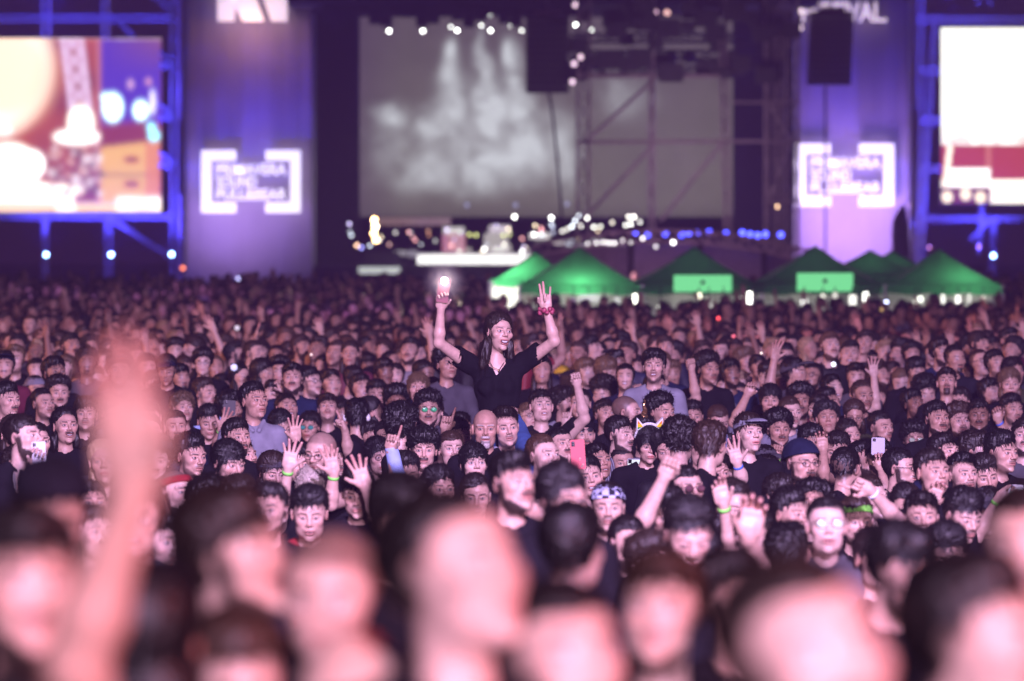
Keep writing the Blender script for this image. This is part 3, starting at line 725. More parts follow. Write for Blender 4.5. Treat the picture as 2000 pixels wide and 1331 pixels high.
# --- purple banners with bracket signs
def banner(x0, x1, label, spots):
    c = P((x0 + x1) / 2, 540, 204); o = empty("tower_banner", (c[0], 204, ground_z(DS))); n = 40
    V, Fc = [], []
    for k in range(n + 1):
        x = (x0 + (x1 - x0) * k / n - 1000) * 204 / F - c[0]; y = .012 * math.sin(k * .9) + .008 * math.sin(k * 2.3)
        V += [(x, y, 0), (x, y, 12.0)]
    Fc = [(2 * k, 2 * k + 2, 2 * k + 3, 2 * k + 1) for k in range(n)]
    b = link("cloth", mk_mesh("cloth", V, Fc, M_PURPLE), o); sd = b.modifiers.new("thick", 'SOLIDIFY'); sd.thickness = .03
    h = (x1 - x0) * 204 / F / 2
    m = MB()
    for s in (-1, 1): m.tube((s * (h + .06), .1, 0), (s * (h + .06), .1, 12.0), .05)
    m.obj("frame", M_STEEL, o); tag(o, label, "banner", "tall purple tower banners")
    for (px, py, dd, e, col, tx, ty) in spots:
        spot("banner_uplight", P(px, py, dd), P(tx, ty, 204), e, col, 1.3, 120, 1.0)
    return o
banner(366, 610, "tall purple banner tower left of the stage with a lit bracket sign", [(440, 520, 200.9, 1000, (.66, .46, 1.0), 455, 350), (430, 535, 199.0, 130, (.55, .28, 1.0), 480, 350)])
banner(1555, 1775, "tall lavender banner tower right of the stage with a lit bracket sign", [(1660, 530, 200.6, 1900, (.72, .46, 1.0), 1660, 400), (1650, 540, 198, 2100, (.58, .36, 1.0), 1660, 230)])
def text_mesh(name, body, x0, x1, y0, y1, d, m, parent, org, ext=.02, thick=.0):
    cu = bpy.data.curves.new(name, 'FONT'); cu.body = body; cu.size = 1.0; cu.extrude = ext; cu.offset = thick
    t = bpy.data.objects.new(name, cu); COL.objects.link(t); dg = bpy.context.evaluated_depsgraph_get()
    me = bpy.data.meshes.new_from_object(t.evaluated_get(dg)); bpy.data.objects.remove(t)
    co = np.zeros(len(me.vertices) * 3, np.float32); me.vertices.foreach_get("co", co); co = co.reshape(-1, 3)
    a, b = P(x0, y1, d), P(x1, y0, d); mn, mx = co.min(0), co.max(0); nc = np.zeros_like(co)
    nc[:, 0] = a[0] + (co[:, 0] - mn[0]) / (mx[0] - mn[0]) * (b[0] - a[0]); nc[:, 2] = a[2] + (co[:, 1] - mn[1]) / (mx[1] - mn[1]) * (b[2] - a[2])
    nc[:, 1] = d - co[:, 2]; nc -= np.array(org, dtype=np.float32)
    me.vertices.foreach_set("co", nc.ravel()); me.update(); me.materials.clear(); me.materials.append(m)
    return link(name, me, parent)
def bracket_sign(x0, y0, w_, h_, label):
    d = 203.4; org = P(x0 + w_ / 2, y0 + h_, d); o = empty("bracket_sign", org)
    def R(a, b, c, e):  # px rect -> local prism pts
        p, q = P(a, e, d), P(b, c, d); return p[0] - org[0], q[0] - org[0], p[2] - org[2], q[2] - org[2]
    t = 20
    for s in (0, 1):
        m = MB()
        for (a, b, c, e) in ((0, t, 0, h_), (t, 68, 0, t), (t, 68, h_ - t, h_)):
            if s: a, b = w_ - b, w_ - a
            u = R(x0 + a, x0 + b, y0 + c, y0 + e); m.box(u[0], u[1], -.08, .08, u[2], u[3])
        m.obj("bracket", M_LED, o)
    for i, (tx, wd) in enumerate((("PRIMAVERA", 136), ("SOUND", 78), ("PULL&BEAR", 136))):
        yy = y0 + 26 + i * 24.5
        text_mesh("lettering", tx, x0 + 30, x0 + 30 + wd, yy, yy + 22, d, M_LED, o, org, .03, .02)
    m = MB(); u = R(x0, x0 + w_, y0 + h_ * .4, y0 + h_ * .42); m.box(u[0], u[1], .1, .2, u[2], u[3]); u = R(x0, x0 + w_, y0 + h_ * .7, y0 + h_ * .72); m.box(u[0], u[1], .1, .2, u[2], u[3])
    m.obj("mounting_bar", M_STEEL, o); tag(o, label, "sign", "lit bracket signs"); return o
bracket_sign(393, 294, 194, 122, "white lit bracket sign on the left purple banner")
bracket_sign(1554, 281, 192, 122, "white lit bracket sign on the right lavender banner")
org = P(492, 44, 203.4); o = empty("letter_sign", org)
for pts in (((425, 42), (458, 42), (458, 12), (459, -70), (425, -70)), ((473, 42), (516, 42), (487, -40), (440, -70), (456, 5)), ((530, 42), (561, 42), (561, -70), (545, -70), (492, -70))):
    m = MB(); m.prism([(P(x, y, 203.4)[0] - org[0], P(x, y, 203.4)[2] - org[2]) for x, y in pts], -.1, .1); m.obj("letter", M_LEDW, o)
tag(o, "large warm white lit letters at the top of the left banner", "sign"); point("warm_glow", P(492, 50, 202.6), 75, (1.0, .50, .28), .4)
org = P(1650, 45, 203.4); o = empty("letter_sign", org); text_mesh("lettering", "FESTIVAL.", 1566, 1732, 4, 44, 203.4, M_LEDW, o, org, .05, .02)
tag(o, "row of small warm white letters atop the right lavender banner", "sign")
# --- dark wings, roof, backdrop, deck
def boxpx(name, x0, x1, y0, y1, d0, d1, m, parent, org):
    a, b = P(x0, y1, d0), P(x1, y0, d0); mb = MB(); mb.box(a[0] - org[0], b[0] - org[0], d0 - org[1], d1 - org[1], a[2] - org[2], b[2] - org[2]); return mb.obj(name, m, parent)
og = P(1075, 540, 205); og = (og[0], 205, ground_z(DS)); st = empty("stage", og)
boxpx("deck", 612, 1560, 519, 545, 198, 216, M_BLACK, st, og)
boxpx("side_drape", 612, 702, -60, 519, 206, 206.3, M_BLACK, st, og); boxpx("side_drape", 1432, 1556, -60, 519, 208, 208.3, M_BLACK, st, og)
boxpx("roof", 560, 1600, -120, 8, 199, 216, M_BLACK, st, og); boxpx("back_wall", 560, 1600, -60, 545, 216.5, 217, M_BLACK, st, og)
boxpx("valance", 700, 1440, 8, 22, 204, 204.2, M_BLACK, st, og)
m = MB()
for yy in (75, 108, 140):
    truss(m, Vector(P(1115, yy, 201)) - Vector(og), Vector(P(1480, yy, 201)) - Vector(og), .3, .05, .7)
for k in range(9): m.ball(Vector(P(1130 + 36 * k, 118 + 10 * math.sin(k * 2), 200.6)) - Vector(og), .28, 8, 6, (1, .6, .8))
m.obj("rigging", M_BLACK, st)
m = MB(); truss(m, Vector(P(612, 14, 199)) - Vector(og), Vector(P(1120, 14, 199)) - Vector(og), .35, .05, .5)
for k in range(22): m.box(*(lambda c: (c.x - .2, c.x + .2, c.y - .2, c.y + .2, c.z - .5, c.z + .3))(Vector(P(640 + 23 * k, 14 + 12 * math.sin(k * 1.7), 199)) - Vector(og)))
m.obj("front_truss", M_BLACK, st)
tag(st, "large dark open stage with black roof and side drapes", "stage")
def backdrop(X, Y):
    n = len(X); C = np.tile(rgbl(104, 92, 98), (n, 1)); nz = vnoise(X / 28, Y / 28, X * 0, 11) + .5 * vnoise(X / 13, Y / 13, X * 0, 12)
    Xw = X + 9 * vnoise(X / 30, Y / 30, X * 0, 13); Yw = Y + 9 * vnoise(X / 30, Y / 30, X * 0, 14)
    blob(C, sm_(Y, 20, 330), rgbl(118, 110, 104)); blob(C, sm_(-X, -790, -700) * .6, rgbl(90, 72, 95))
    wht = rgbl(232, 236, 240)
    for cx, cy, rx, ry, k in ((883, 105, 14, 28, .8), (884, 160, 24, 60, .6), (880, 200, 38, 60, .55), (895, 250, 40, 50, .5), (940, 95, 14, 45, .35), (945, 160, 22, 60, .5), (957, 230, 40, 70, .95), (998, 110, 16, 38, .8), (1002, 165, 26, 60, .5),
        (1015, 220, 34, 40, .75), (1025, 290, 50, 60, .95), (955, 320, 100, 50, .8), (760, 225, 34, 26, .8), (835, 255, 44, 45, .55), (845, 330, 50, 40, .45), (800, 350, 40, 36, .3), (1090, 270, 40, 60, .5), (1110, 320, 25, 70, .5), (930, 360, 90, 30, .35), (1225, 190, 60, 50, .22), (760, 290, 50, 60, .25)):
        m = np.exp(-(((Xw - cx) / rx) ** 2 + ((Yw - cy) / ry) ** 2) * 1.7) * (1 + .35 * nz); blob(C, m * k * 1.35, wht)
    blob(C, sm_(Y, 395, 425) * .4, rgbl(70, 62, 60)); C *= (1 + .05 * nz)[:, None]
    return C * .97
org = P(1065, 425, 211); o = empty("led_backdrop", org); panel_px("screen", 700, 1432, 10, 424, 211, backdrop, M_VID, 190, 110, o, org)
a, b = P(700, 424, 211), P(1432, 10, 211); m = MB(); m.box(a[0] - org[0], b[0] - org[0], .02, .2, 0, b[2] - org[2]); m.obj("cabinet", M_BOX, o)
tag(o, "grey LED backdrop at the rear of the stage showing white smoke", "video screen")
for i, (x, y) in enumerate(((760, 61), (826, 61), (881, 53), (893, 60), (940, 50), (958, 60), (958, 29), (998, 51), (1033, 29), (1019, 60), (1104, 28), (1124, 49), (1154, 59), (1215, 57), (1240, 48), (1349, 57), (1341, 120), (1277, 83))):
    big = i in (0, 1, 3, 5, 6, 8, 11, 12)
    rel = "far left of the row" if i == 0 else None
    lamp(x, y, DS + 1, (.97, 1.0, .92), 13 if big else 5.5, .075, label="round white stage lamp glowing in the row under the stage roof", group="white lamps under the stage roof")
for i, (x, y, c) in enumerate(((1303, 25, (1, .55, .5)), (1303, 55, (1, .45, .3)), (1124, 10, (1, .7, .85)), (1131, 85, (1, .7, .85)), (1134, 112, (1, .7, .85)), (1121, 125, (1, .7, .9)), (1118, 160, (1, .7, .9)), (1563, 22, (1, .75, .85)), (1563, 55, (1, .75, .85)), (1280, 25, (1, .6, .8)))):
    lamp(x, y, 190, c, 1.6, .14, "tower_lamp", "small pinkish lamp strapped to the lighting scaffold in front of the stage", "pinkish lamps on the lighting scaffold")
for x, y in ((912, 401), (1007, 401), (1107, 399)): lamp(x, y, 209, (.6, .6, 1.0), .45, .13, label="faint bluish floor lamp in front of the grey backdrop", group="faint lamps below the backdrop", hang=False)
def speaker_array(x0, x1, y0, y1, d, lean, label):
    top = P((x0 + x1) / 2, y0, d); o = empty("speaker_array", top); W_ = (x1 - x0) * d / F; H = (y1 - y0) * d / F; n = 11; h = H / n
    for k in range(n):
        m = MB(); z = -h * (k + 1); t = (k / n) ** 2 * .5
        m.add([(-W_ / 2 + lean * k, -.0 - t, z + .01), (W_ / 2 + lean * k, -.0 - t, z + .01), (W_ / 2 * .8 + lean * k, .7 - t, z + .02), (-W_ / 2 * .8 + lean * k, .7 - t, z + .02),
               (-W_ / 2 + lean * k, -.0 - t, z + h - .01), (W_ / 2 + lean * k, -.0 - t, z + h - .01), (W_ / 2 * .8 + lean * k, .7 - t, z + h - .02), (-W_ / 2 * .8 + lean * k, .7 - t, z + h - .02)],
              [(3, 2, 1, 0), (4, 5, 6, 7), (0, 1, 5, 4), (1, 2, 6, 5), (2, 3, 7, 6), (3, 0, 4, 7)]); m.obj("cabinet", M_BOX, o)
    m = MB(); m.box(-W_ * .3, W_ * .3, .1, .6, 0, .12); m.tube((0, .3, .12), (0, .3, 3.0), .03); m.obj("hanging_frame", M_STEELP, o)
    tag(o, label, "speakers", "hanging speaker stacks")
speaker_array(1027, 1111, 28, 183, 188, 0, "black column of hanging speakers in front of the stage backdrop")
speaker_array(1582, 1668, 22, 167, 188, -.012, "black column of hanging speakers in front of the right banner")
m = MB(); m.tube(P(1612, 168, 188.3), P(1612, 540, 188.3), .035); tag(m.obj("cable", M_BLACK), "thin dark cable hanging below the right speaker column", "cable")
pts = [P(1072 + 26 * (k / 10) ** .7, 183 + 25 * k, 188.3) for k in range(11)]
m = MB(); m.path(pts, .05); tag(m.obj("cable", M_BLACK), "thick slack dark cable hanging below the central speaker column", "cable")
# --- lighting scaffold in front of the right half of the stage
org = (P(1300, 540, 190)[0], 190, ground_z(DS)); o = empty("lighting_scaffold", org); Og = Vector(org)
def W9(x, y, dd=0): return Vector(P(x, y, 190 + dd)) - Og
for x0, x1, w_ in ((1141, 1138, .42), (1273, 1273, .16), (1408, 1424, .22), (1497, 1497, .12), (1520, 1520, .22), (1547, 1547, .4)):
    m = MB(); truss(m, W9(x0, -60), W9(x1, 548), w_, .035, .8); m.obj("post", M_STEELP, o)
for a, b, r in (((1128, 278), (1565, 276), .06), ((1128, 148), (1430, 148), .09), ((1430, 200), (1565, 200), .05), ((1490, 395), (1565, 395), .05)):
    m = MB(); m.tube(W9(*a), W9(*b), r); m.obj("cross_beam", M_STEELP, o)
for a, b in (((1278, 155), (1145, 276)), ((1278, 282), (1150, 418)), ((1290, 432), (1410, 280)), ((1500, 200), (1545, 276)), ((1545, 280), (1500, 395))):
    m = MB(); m.tube(W9(*a), W9(*b), .06); m.obj("brace", M_STEELP, o)
rg = random.Random(3)
for k in range(60):
    x, y = rg.uniform(1120, 1560), rg.uniform(-10, 150); s = rg.uniform(.14, .42); c = W9(x, y, rg.uniform(-.4, .4)); m = MB(); m.box(c.x - s, c.x + s, c.y - .2, c.y + .2, c.z - s * .8, c.z + s * .8); m.obj("fixture", M_DARKG, o)
tag(o, "brownish lighting scaffold with cross braces in front of the stage's right half", "scaffold")
point("scaffold_wash", P(1330, 320, 186), 420, (.9, .65, .85), .5)
# --- equipment on the deck; emission paints stage light onto its faces
spot("stage_wash", P(950, 180, 194), P(930, 500, 203), 1500, (1.0, .95, .88), .4, 90, .8)
def gear(name, label, cat, cx, y1, d, parts, group=None):
    org = P(cx, y1, d); o = empty(name, org)
    for nm, mt, fn in parts: m = MB(); fn(m); m.obj(nm, mt, o, smooth=False)
    tag(o, label, cat, group); return o
k9 = 201 / F
gear("riser", "long bright white riser across the middle of the stage deck", "riser", 928, 520, 199.5, [("front_panel", glowmat((1, 1, .95), 1.7), lambda m: m.box(-112 * k9, 112 * k9, 0, .06, .06, 22 * k9)), ("top", M_WHITE, lambda m: m.box(-114 * k9, 114 * k9, 0, 2, 22 * k9 + .003, 26 * k9)), ("trim", M_DARKG, lambda m: m.box(-112 * k9, 112 * k9, .07, 2, 0, 22 * k9))])  # front panel glows in place of light falling on it
gear("riser", "low dim white riser at the left of the stage deck", "riser", 741, 535, 198, [("front_panel", glowmat((.9, 1, .9), .7), lambda m: m.box(-40 * k9, 40 * k9, -.2, -.12, 0, 13 * k9)), ("body", M_DARKG, lambda m: (m.box(-46 * k9, 46 * k9, -.1, 1.2, 0, 20 * k9), m.box(-28 * k9, 38 * k9, .1, 1.0, 20 * k9, 42 * k9)))])
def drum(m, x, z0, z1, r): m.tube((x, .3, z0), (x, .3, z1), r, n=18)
gear("drum", "red drum with white head standing on the white riser", "drum", 886, 494, 201, [("shell", glowmat((.9, .12, .16), .42), lambda m: drum(m, 0, 0, 36 * k9, 23 * k9)), ("drumhead", glowmat((1, .95, .8), .6), lambda m: drum(m, 0, 36 * k9 + .003, 50 * k9, 21 * k9))])  # shell and head glow to imitate stage light on the drum
gear("amplifier", "cream amplifier stack in the middle of the riser", "amplifier", 971, 494, 201, [("cabinet", glowmat((.5, .46, .3), .42), lambda m: (m.box(-28 * k9, 28 * k9, 0, .5, 0, 16 * k9), m.box(-26 * k9, 22 * k9, 0, .5, 16 * k9 + .005, 38 * k9))), ("head", glowmat((1, .85, .95), .5), lambda m: m.box(-16 * k9, 26 * k9, 0, .4, 38 * k9 + .005, 54 * k9)), ("grille", glowmat((1, 1, .9), .8), lambda m: m.box(-8 * k9, 18 * k9, -.05, -.01, 2 * k9, 12 * k9))])
gear("keyboard_rig", "white keyboard rig at the right end of the riser", "keyboard", 1060, 475, 201, [("keyboard", glowmat((1, .95, .85), .8), lambda m: m.box(-26 * k9, 14 * k9, 0, .4, 8 * k9, 20 * k9)), ("stand", M_STEEL, lambda m: (m.tube((-.3, .2, 0), (.2, .2, 8 * k9), .03), m.tube((.2, .2, 0), (-.3, .2, 8 * k9), .03)))])
gear("panel", "dull orange lit panel at the back left of the stage", "panel", 808, 441, 208, [("face", glowmat((.8, .28, .08), .16), lambda m: m.box(-75 * k9, 75 * k9, 0, .06, 0, 16 * k9)), ("frame", M_DARKG, lambda m: m.box(-77 * k9, 77 * k9, .07, .2, -.05, 17 * k9))])
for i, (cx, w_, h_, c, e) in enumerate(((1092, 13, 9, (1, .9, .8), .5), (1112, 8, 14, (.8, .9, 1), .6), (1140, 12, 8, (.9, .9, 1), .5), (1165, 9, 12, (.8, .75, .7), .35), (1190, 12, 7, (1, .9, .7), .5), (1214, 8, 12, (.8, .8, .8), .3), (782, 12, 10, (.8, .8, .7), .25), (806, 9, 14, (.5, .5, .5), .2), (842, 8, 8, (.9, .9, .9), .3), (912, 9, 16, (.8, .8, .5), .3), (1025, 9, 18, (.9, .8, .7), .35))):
    gear('equipment_case', 'small pale box of equipment standing on the stage deck', 'equipment', cx, (478 if cx > 1040 else 500) + (i % 3) * 3, 202.5, [('body', glowmat(c, e), lambda m: m.box(-w_ * k9, w_ * k9, 0, .5, 0, h_ * k9)), ('lid', M_DARKG, lambda m: m.box(-w_ * k9, w_ * k9, 0, .5, h_ * k9 + .004, h_ * k9 + .06))], 'equipment boxes on the stage deck')  # pale bodies given emission as if stage light hit them
for i in range(4): lamp(731 + (0, 2, -1, 3)[i], 430 + 13 * i, 200.5, (1.0, .62, .25) if i != 1 else (1, .8, .5), 16 - i, .14, "amber_lamp", "glowing amber lamp in the upright stack of four at stage left", "stack of amber lamps", hang=False)
small = [(1005, 424, (1, 1, .9), 10), (1077, 426, (1, 1, .95), 10), (1079, 443, (.7, .75, 1), 1.8), (1080, 455, (.7, .75, 1), 1.2), (1124, 432, (.85, .92, 1), 8), (1117, 443, (.85, .92, 1), 6), (1130, 422, (.85, .92, 1), 3), (1148, 426, (1, 1, .9), 8), (1160, 444, (1, 1, .9), 5), (1173, 443, (1, 1, .85), 3), (1196, 435, (1, .9, .75), 3),
         (1238, 424, (1, .97, .85), 7), (1228, 424, (1, .97, .85), 5), (1232, 438, (1, 1, .9), 6), (1250, 434, (1, .97, .9), 3), (1222, 440, (1, 1, .9), 4), (1043, 458, (1, .97, .9), 7), (1098, 452, (1, .95, .85), 3), (1108, 448, (1, .95, .85), 3), (697, 480, (1, .6, .35), 5), (706, 484, (.35, .35, 1), 4), (836, 452, (1, .35, .1), .8), (838, 460, (1, .35, .1), .6),
         (917, 459, (.85, .9, .25), 2.2), (930, 460, (.85, .9, .25), 2.2), (983, 460, (.85, .9, .25), 2), (995, 458, (.85, .9, .25), 1.5), (946, 487, (1, 1, .95), 6), (985, 478, (1, .95, .8), 3), (1020, 492, (1, 1, 1), 5), (760, 478, (1, .5, .45), 1.2), (740, 470, (1, .9, .8), 3), (822, 478, (.8, .85, .9), .9), (850, 471, (.9, .9, .8), 1.0)]
rgs = random.Random(12)
for _ in range(34): small.append((rgs.uniform(680, 1250), rgs.uniform(436, 500), rgs.choice([(1, .95, .85), (1, .8, .5), (.8, .9, 1), (1, .4, .4), (.7, .6, 1)]), rgs.uniform(.6, 3.5)))  # extra lamps scattered at random to add sparkle along the deck
for i, (x, y, c, e) in enumerate(small):
    lamp(x, y, 199 if x < 1100 else 197, c, e, .085, "deck_lamp", "small bright lamp among the equipment along the stage deck", "small lamps along the stage deck", hang=False)
# --- arched truss with blue lamps and grey canvas under it, right of centre
DA = 150.0; org = (P(1320, 540, DA)[0], DA, ground_z(DA)); o = empty("arched_truss", org); Og = Vector(org)
def arc(t, dy=0): x = 1040 + 565 * t; return Vector(P(x, 482 - 36 * math.sin(math.pi * min(1, t * 1.05)) ** .8 + dy + (10 * t), DA)) - Og
m = MB()
for dd in (0, .6):
    up = [arc(k / 18) + Vector((0, dd, 0)) for k in range(19)]; lo = [arc(k / 18, 22) + Vector((0, dd, 0)) for k in range(19)]
    m.path(up, .045); m.path(lo, .045)
    for k in range(18): m.tube(up[k], lo[k + 1], .025, n=5); m.tube(up[k], lo[k], .03, n=5)
for k in range(0, 19, 3): m.tube(arc(k / 18), arc(k / 18) + Vector((0, .6, 0)), .03, n=5)
m.obj("arch", M_STEELP, o)
for t in (.02, .34, .58, .80, .98):
    a = arc(t, 22); m = MB(); m.tube(a, (a.x, a.y, 0), .08); m.obj("post", M_BLACK, o)
m = MB(); lo = [arc(k / 18, 26) for k in range(19)]
V = []; 
for v in lo: V += [(v.x, .35, v.z), (v.x, .35 + .05 * math.sin(v.x * 5), .2)]
cv = link("canvas", mk_mesh("canvas", V, [(2 * k, 2 * k + 1, 2 * k + 3, 2 * k + 2) for k in range(18)], mat("grey_canvas", (.20, .15, .20), .9)), o); cv.modifiers.new("t", 'SOLIDIFY').thickness = .02
tag(o, "low arched truss with grey canvas behind the green tents", "truss"); point("canvas_wash", P(1240, 500, DA - 2.5), 90, (1.0, .6, .9), .3); point("canvas_wash", P(1400, 500, DA - 2.5), 50, (1.0, .6, .9), .3)
for i, (x, y) in enumerate(((1265, 458), (1300, 457), (1345, 455), (1362, 455), (1385, 454), (1418, 457), (1450, 455), (1465, 458), (1480, 460), (1495, 458), (1525, 459), (1240, 455), (1332, 459))):
    lamp(x, y, DA + .3, (.06, .08, 1.0), 5.5, .12, "blue_lamp", "deep blue lamp glowing inside the arched truss behind the tents", "blue lamps in the arched truss", hang=False)
for i, (x, y, e) in enumerate(((1281, 482, 2), (1315, 474, 9), (1165, 475, 2.5), (1178, 474, 2.5), (1190, 475, 3.5), (1200, 475, 3.5), (1216, 470, 1.5), (1255, 466, 4), (1148, 476, 1.8), (1232, 474, 1.2))):
    lamp(x, y, DA - .6, (1, .97, .95), e, .065, "arch_lamp", "small white lamp clipped under the left part of the arched truss", "white lamps under the arched truss", hang=False)
lamp(1518, 404, 190, (1, .6, .35), 5, .08, "tower_lamp", "single orange lamp low on the lighting scaffold's right tower")
# feather flag
org = P(1762, 540, 196); o = empty("feather_flag", (org[0], 196, ground_z(DS))); V = []; n = 14
for k in range(n + 1):
    t = k / n; y = 400 + 135 * t; xl = 1742 + 14 * (1 - min(1, t * 3)) ** 2 * 1.6; xr = 1778 - 10 * (1 - t) ** 3
    for x in (xl, (xl + xr) / 2, xr): p = P(x, y, 196); V.append((p[0] - org[0], .04 * math.sin(t * 9 + x * .1), p[2] - ground_z(DS)))
fl = link("flag", mk_mesh("flag", V, [(3 * k + j, 3 * k + 3 + j, 3 * k + 4 + j, 3 * k + 1 + j) for k in range(n) for j in (0, 1)], mat("grey_flag", (.25, .22, .26), .9)), o); fl.modifiers.new("t", 'SOLIDIFY').thickness = .01
m = MB(); a = P(1780, 392, 196); m.tube((a[0] - org[0], .05, 0), (a[0] - org[0], .05, a[2] - ground_z(DS)), .03); m.obj("pole", M_STEEL, o); tag(o, "grey feather flag standing beside the right lavender banner", "flag")
lamp(1777, 402, 198, (1, .55, .25), .8, .1, "amber_lamp", "dim amber lamp behind the feather flag beside the right scaffold", hang=False)

# ---------------------------------------------------------------- green tents
def tentmat(name, rgb, tr):
    m, nt, b = nodes(name); N, L = nt.nodes, nt.links
    t = N.new("ShaderNodeBsdfTranslucent"); t.inputs[0].default_value = (*rgb, 1); b.inputs["Base Color"].default_value = (*rgb, 1); b.inputs["Roughness"].default_value = .8
    x = N.new("ShaderNodeMixShader"); x.inputs[0].default_value = tr; L.new(b.outputs[0], x.inputs[1]); L.new(t.outputs[0], x.inputs[2]); L.new(x.outputs[0], nt.nodes["Material Output"].inputs[0]); return m
M_TENT = tentmat("green_tent_cloth", (.05, .34, .13), .6)
M_LITP = mat("glowing_green_panel", (.05, .3, .1), .8, emit=(.22, .9, .36), es=.95, noise=.1)  # glowing panel stands in for inner light showing through the cloth
M_INT = mat("bright_tent_lining", (.75, .75, .7), .8)
M_TLEG = mat("tent_leg", (.5, .5, .5), .4, .5)
def tent(cx, d, size, peak_y, eave_y, val_y, label, glow, lamp_e, panel=None, depth=None, yaw=0.0, gap=False):
    g = ground_z(d); org = (P(cx, 500, d)[0], d, g); o = empty("tent", org, yaw); s = size / 2; dp = (depth or size) / 2
    ze, zp, zv = P(0, eave_y, d)[2] - g, P(0, peak_y, d)[2] - g, P(0, val_y, d)[2] - g
    V = []; n = 8                                               # sagging pyramid roof
    cs = [(-s, -dp), (s, -dp), (s, dp), (-s, dp)]
    for i in range(4):
        a, b = cs[i], cs[(i + 1) % 4]
        for j in range(n + 1):
            t = j / n; f = t ** 1.0; zz = ze + (zp - ze) * (t ** 1.25)
            for k in range(n + 1):
                u = k / n; ex, ey = a[0] + (b[0] - a[0]) * u, a[1] + (b[1] - a[1]) * u; sag = -.10 * math.sin(math.pi * u) * (1 - t) * t * 3
                V.append((ex * (1 - f), ey * (1 - f), zz + sag))
    Fc = []
    for i in range(4):
        for j in range(n):
            for k in range(n): a = i * (n + 1) ** 2 + j * (n + 1) + k; Fc.append((a, a + 1, a + n + 2, a + n + 1))
    link("roof", mk_mesh("roof", V, Fc, M_TENT), o)
    for i in range(4):
        a, b = cs[i], cs[(i + 1) % 4]; V = []; K = 16
        for k in range(K + 1):
            u = k / K; x, y = a[0] + (b[0] - a[0]) * u, a[1] + (b[1] - a[1]) * u; w_ = .02 * math.sin(k * 2.1)
            V += [(x, y, ze), (x * (1 + w_ * .3), y * (1 + w_ * .3), zv + .02 * math.sin(k * 1.3))]
        link("valance", mk_mesh("valance", V, [(2 * k, 2 * k + 1, 2 * k + 3, 2 * k + 2) for k in range(K)], M_TENT), o)
    for x, y in cs: m = MB(); m.box(x * .98 - .025, x * .98 + .025, y * .98 - .025, y * .98 + .025, 0, ze); m.obj("leg", M_TLEG, o)
    m = MB()
    for x, y in cs: m.tube((x * .98, y * .98, ze - .05), (0, 0, zp - .06), .018, n=5)
    m.obj("roof_frame", M_TLEG, o)
    m = MB(); m.box(-s * .96, s * .96, dp * .90, dp * .92, 0.0, zv + .12); m.obj("back_wall", M_INT, o)
    if panel:
        x0, x1, y0, y1 = panel; a, b = P(x0, y1, d), P(x1, y0, d); m = MB(); m.box(a[0] - org[0], b[0] - org[0], -dp - .05, -dp - .02, a[2] - g, b[2] - g); m.obj("glow_panel", M_LITP, o); m = MB(); m.ball(((a[0] + b[0]) / 2 - org[0], -dp - .06, (a[2] + b[2]) / 2 - g + .02), .045, 8, 6); m.obj("clip", M_BLACK, o)
    tag(o, label, "tent", "green market tents in the crowd")
    if lamp_e: point("tent_bulb", (org[0] + glow[0], d + glow[1], g + zv - .15), lamp_e * 1.6, (1.0, 1.0, .86), .3)
    return o
tent(1045, 111, 1.8, 492, 547, 560, "green tent with a bright glowing left eave, partly behind the woman's raised hand", (-.7, -.2), 85)
tent(1133, 108, 2.35, 482, 556, 574, "brightest green pyramid tent, nearest the woman's raised hand", (.0, -.75), 38)
tent(1355, 109, 2.55, 481, 556, 574, "dark green tent with a glowing light green panel, second from the left", (0, .3), 5, (1312, 1424, 537, 569))
tent(1592, 109, 2.55, 479, 556, 574, "dark green tent with a glowing light green panel, below the right banner", (0, .3), 5, (1550, 1658, 533, 568))
tent(1700, 122, 2.4, 488, 540, 556, "dim green tent with its peak showing just right of the right panel tent", (0, 0), 6)
tent(1742, 128, 2.4, 490, 540, 554, "dim green tent in the back row, its peak between two neighbours", (0, 0), 6)
tent(1835, 108, 2.25, 486, 556, 574, "green tent at the right end of the row with a lit sloping side", (.5, -.5), 22)
m = MB()
rg = random.Random(8)
TL = []
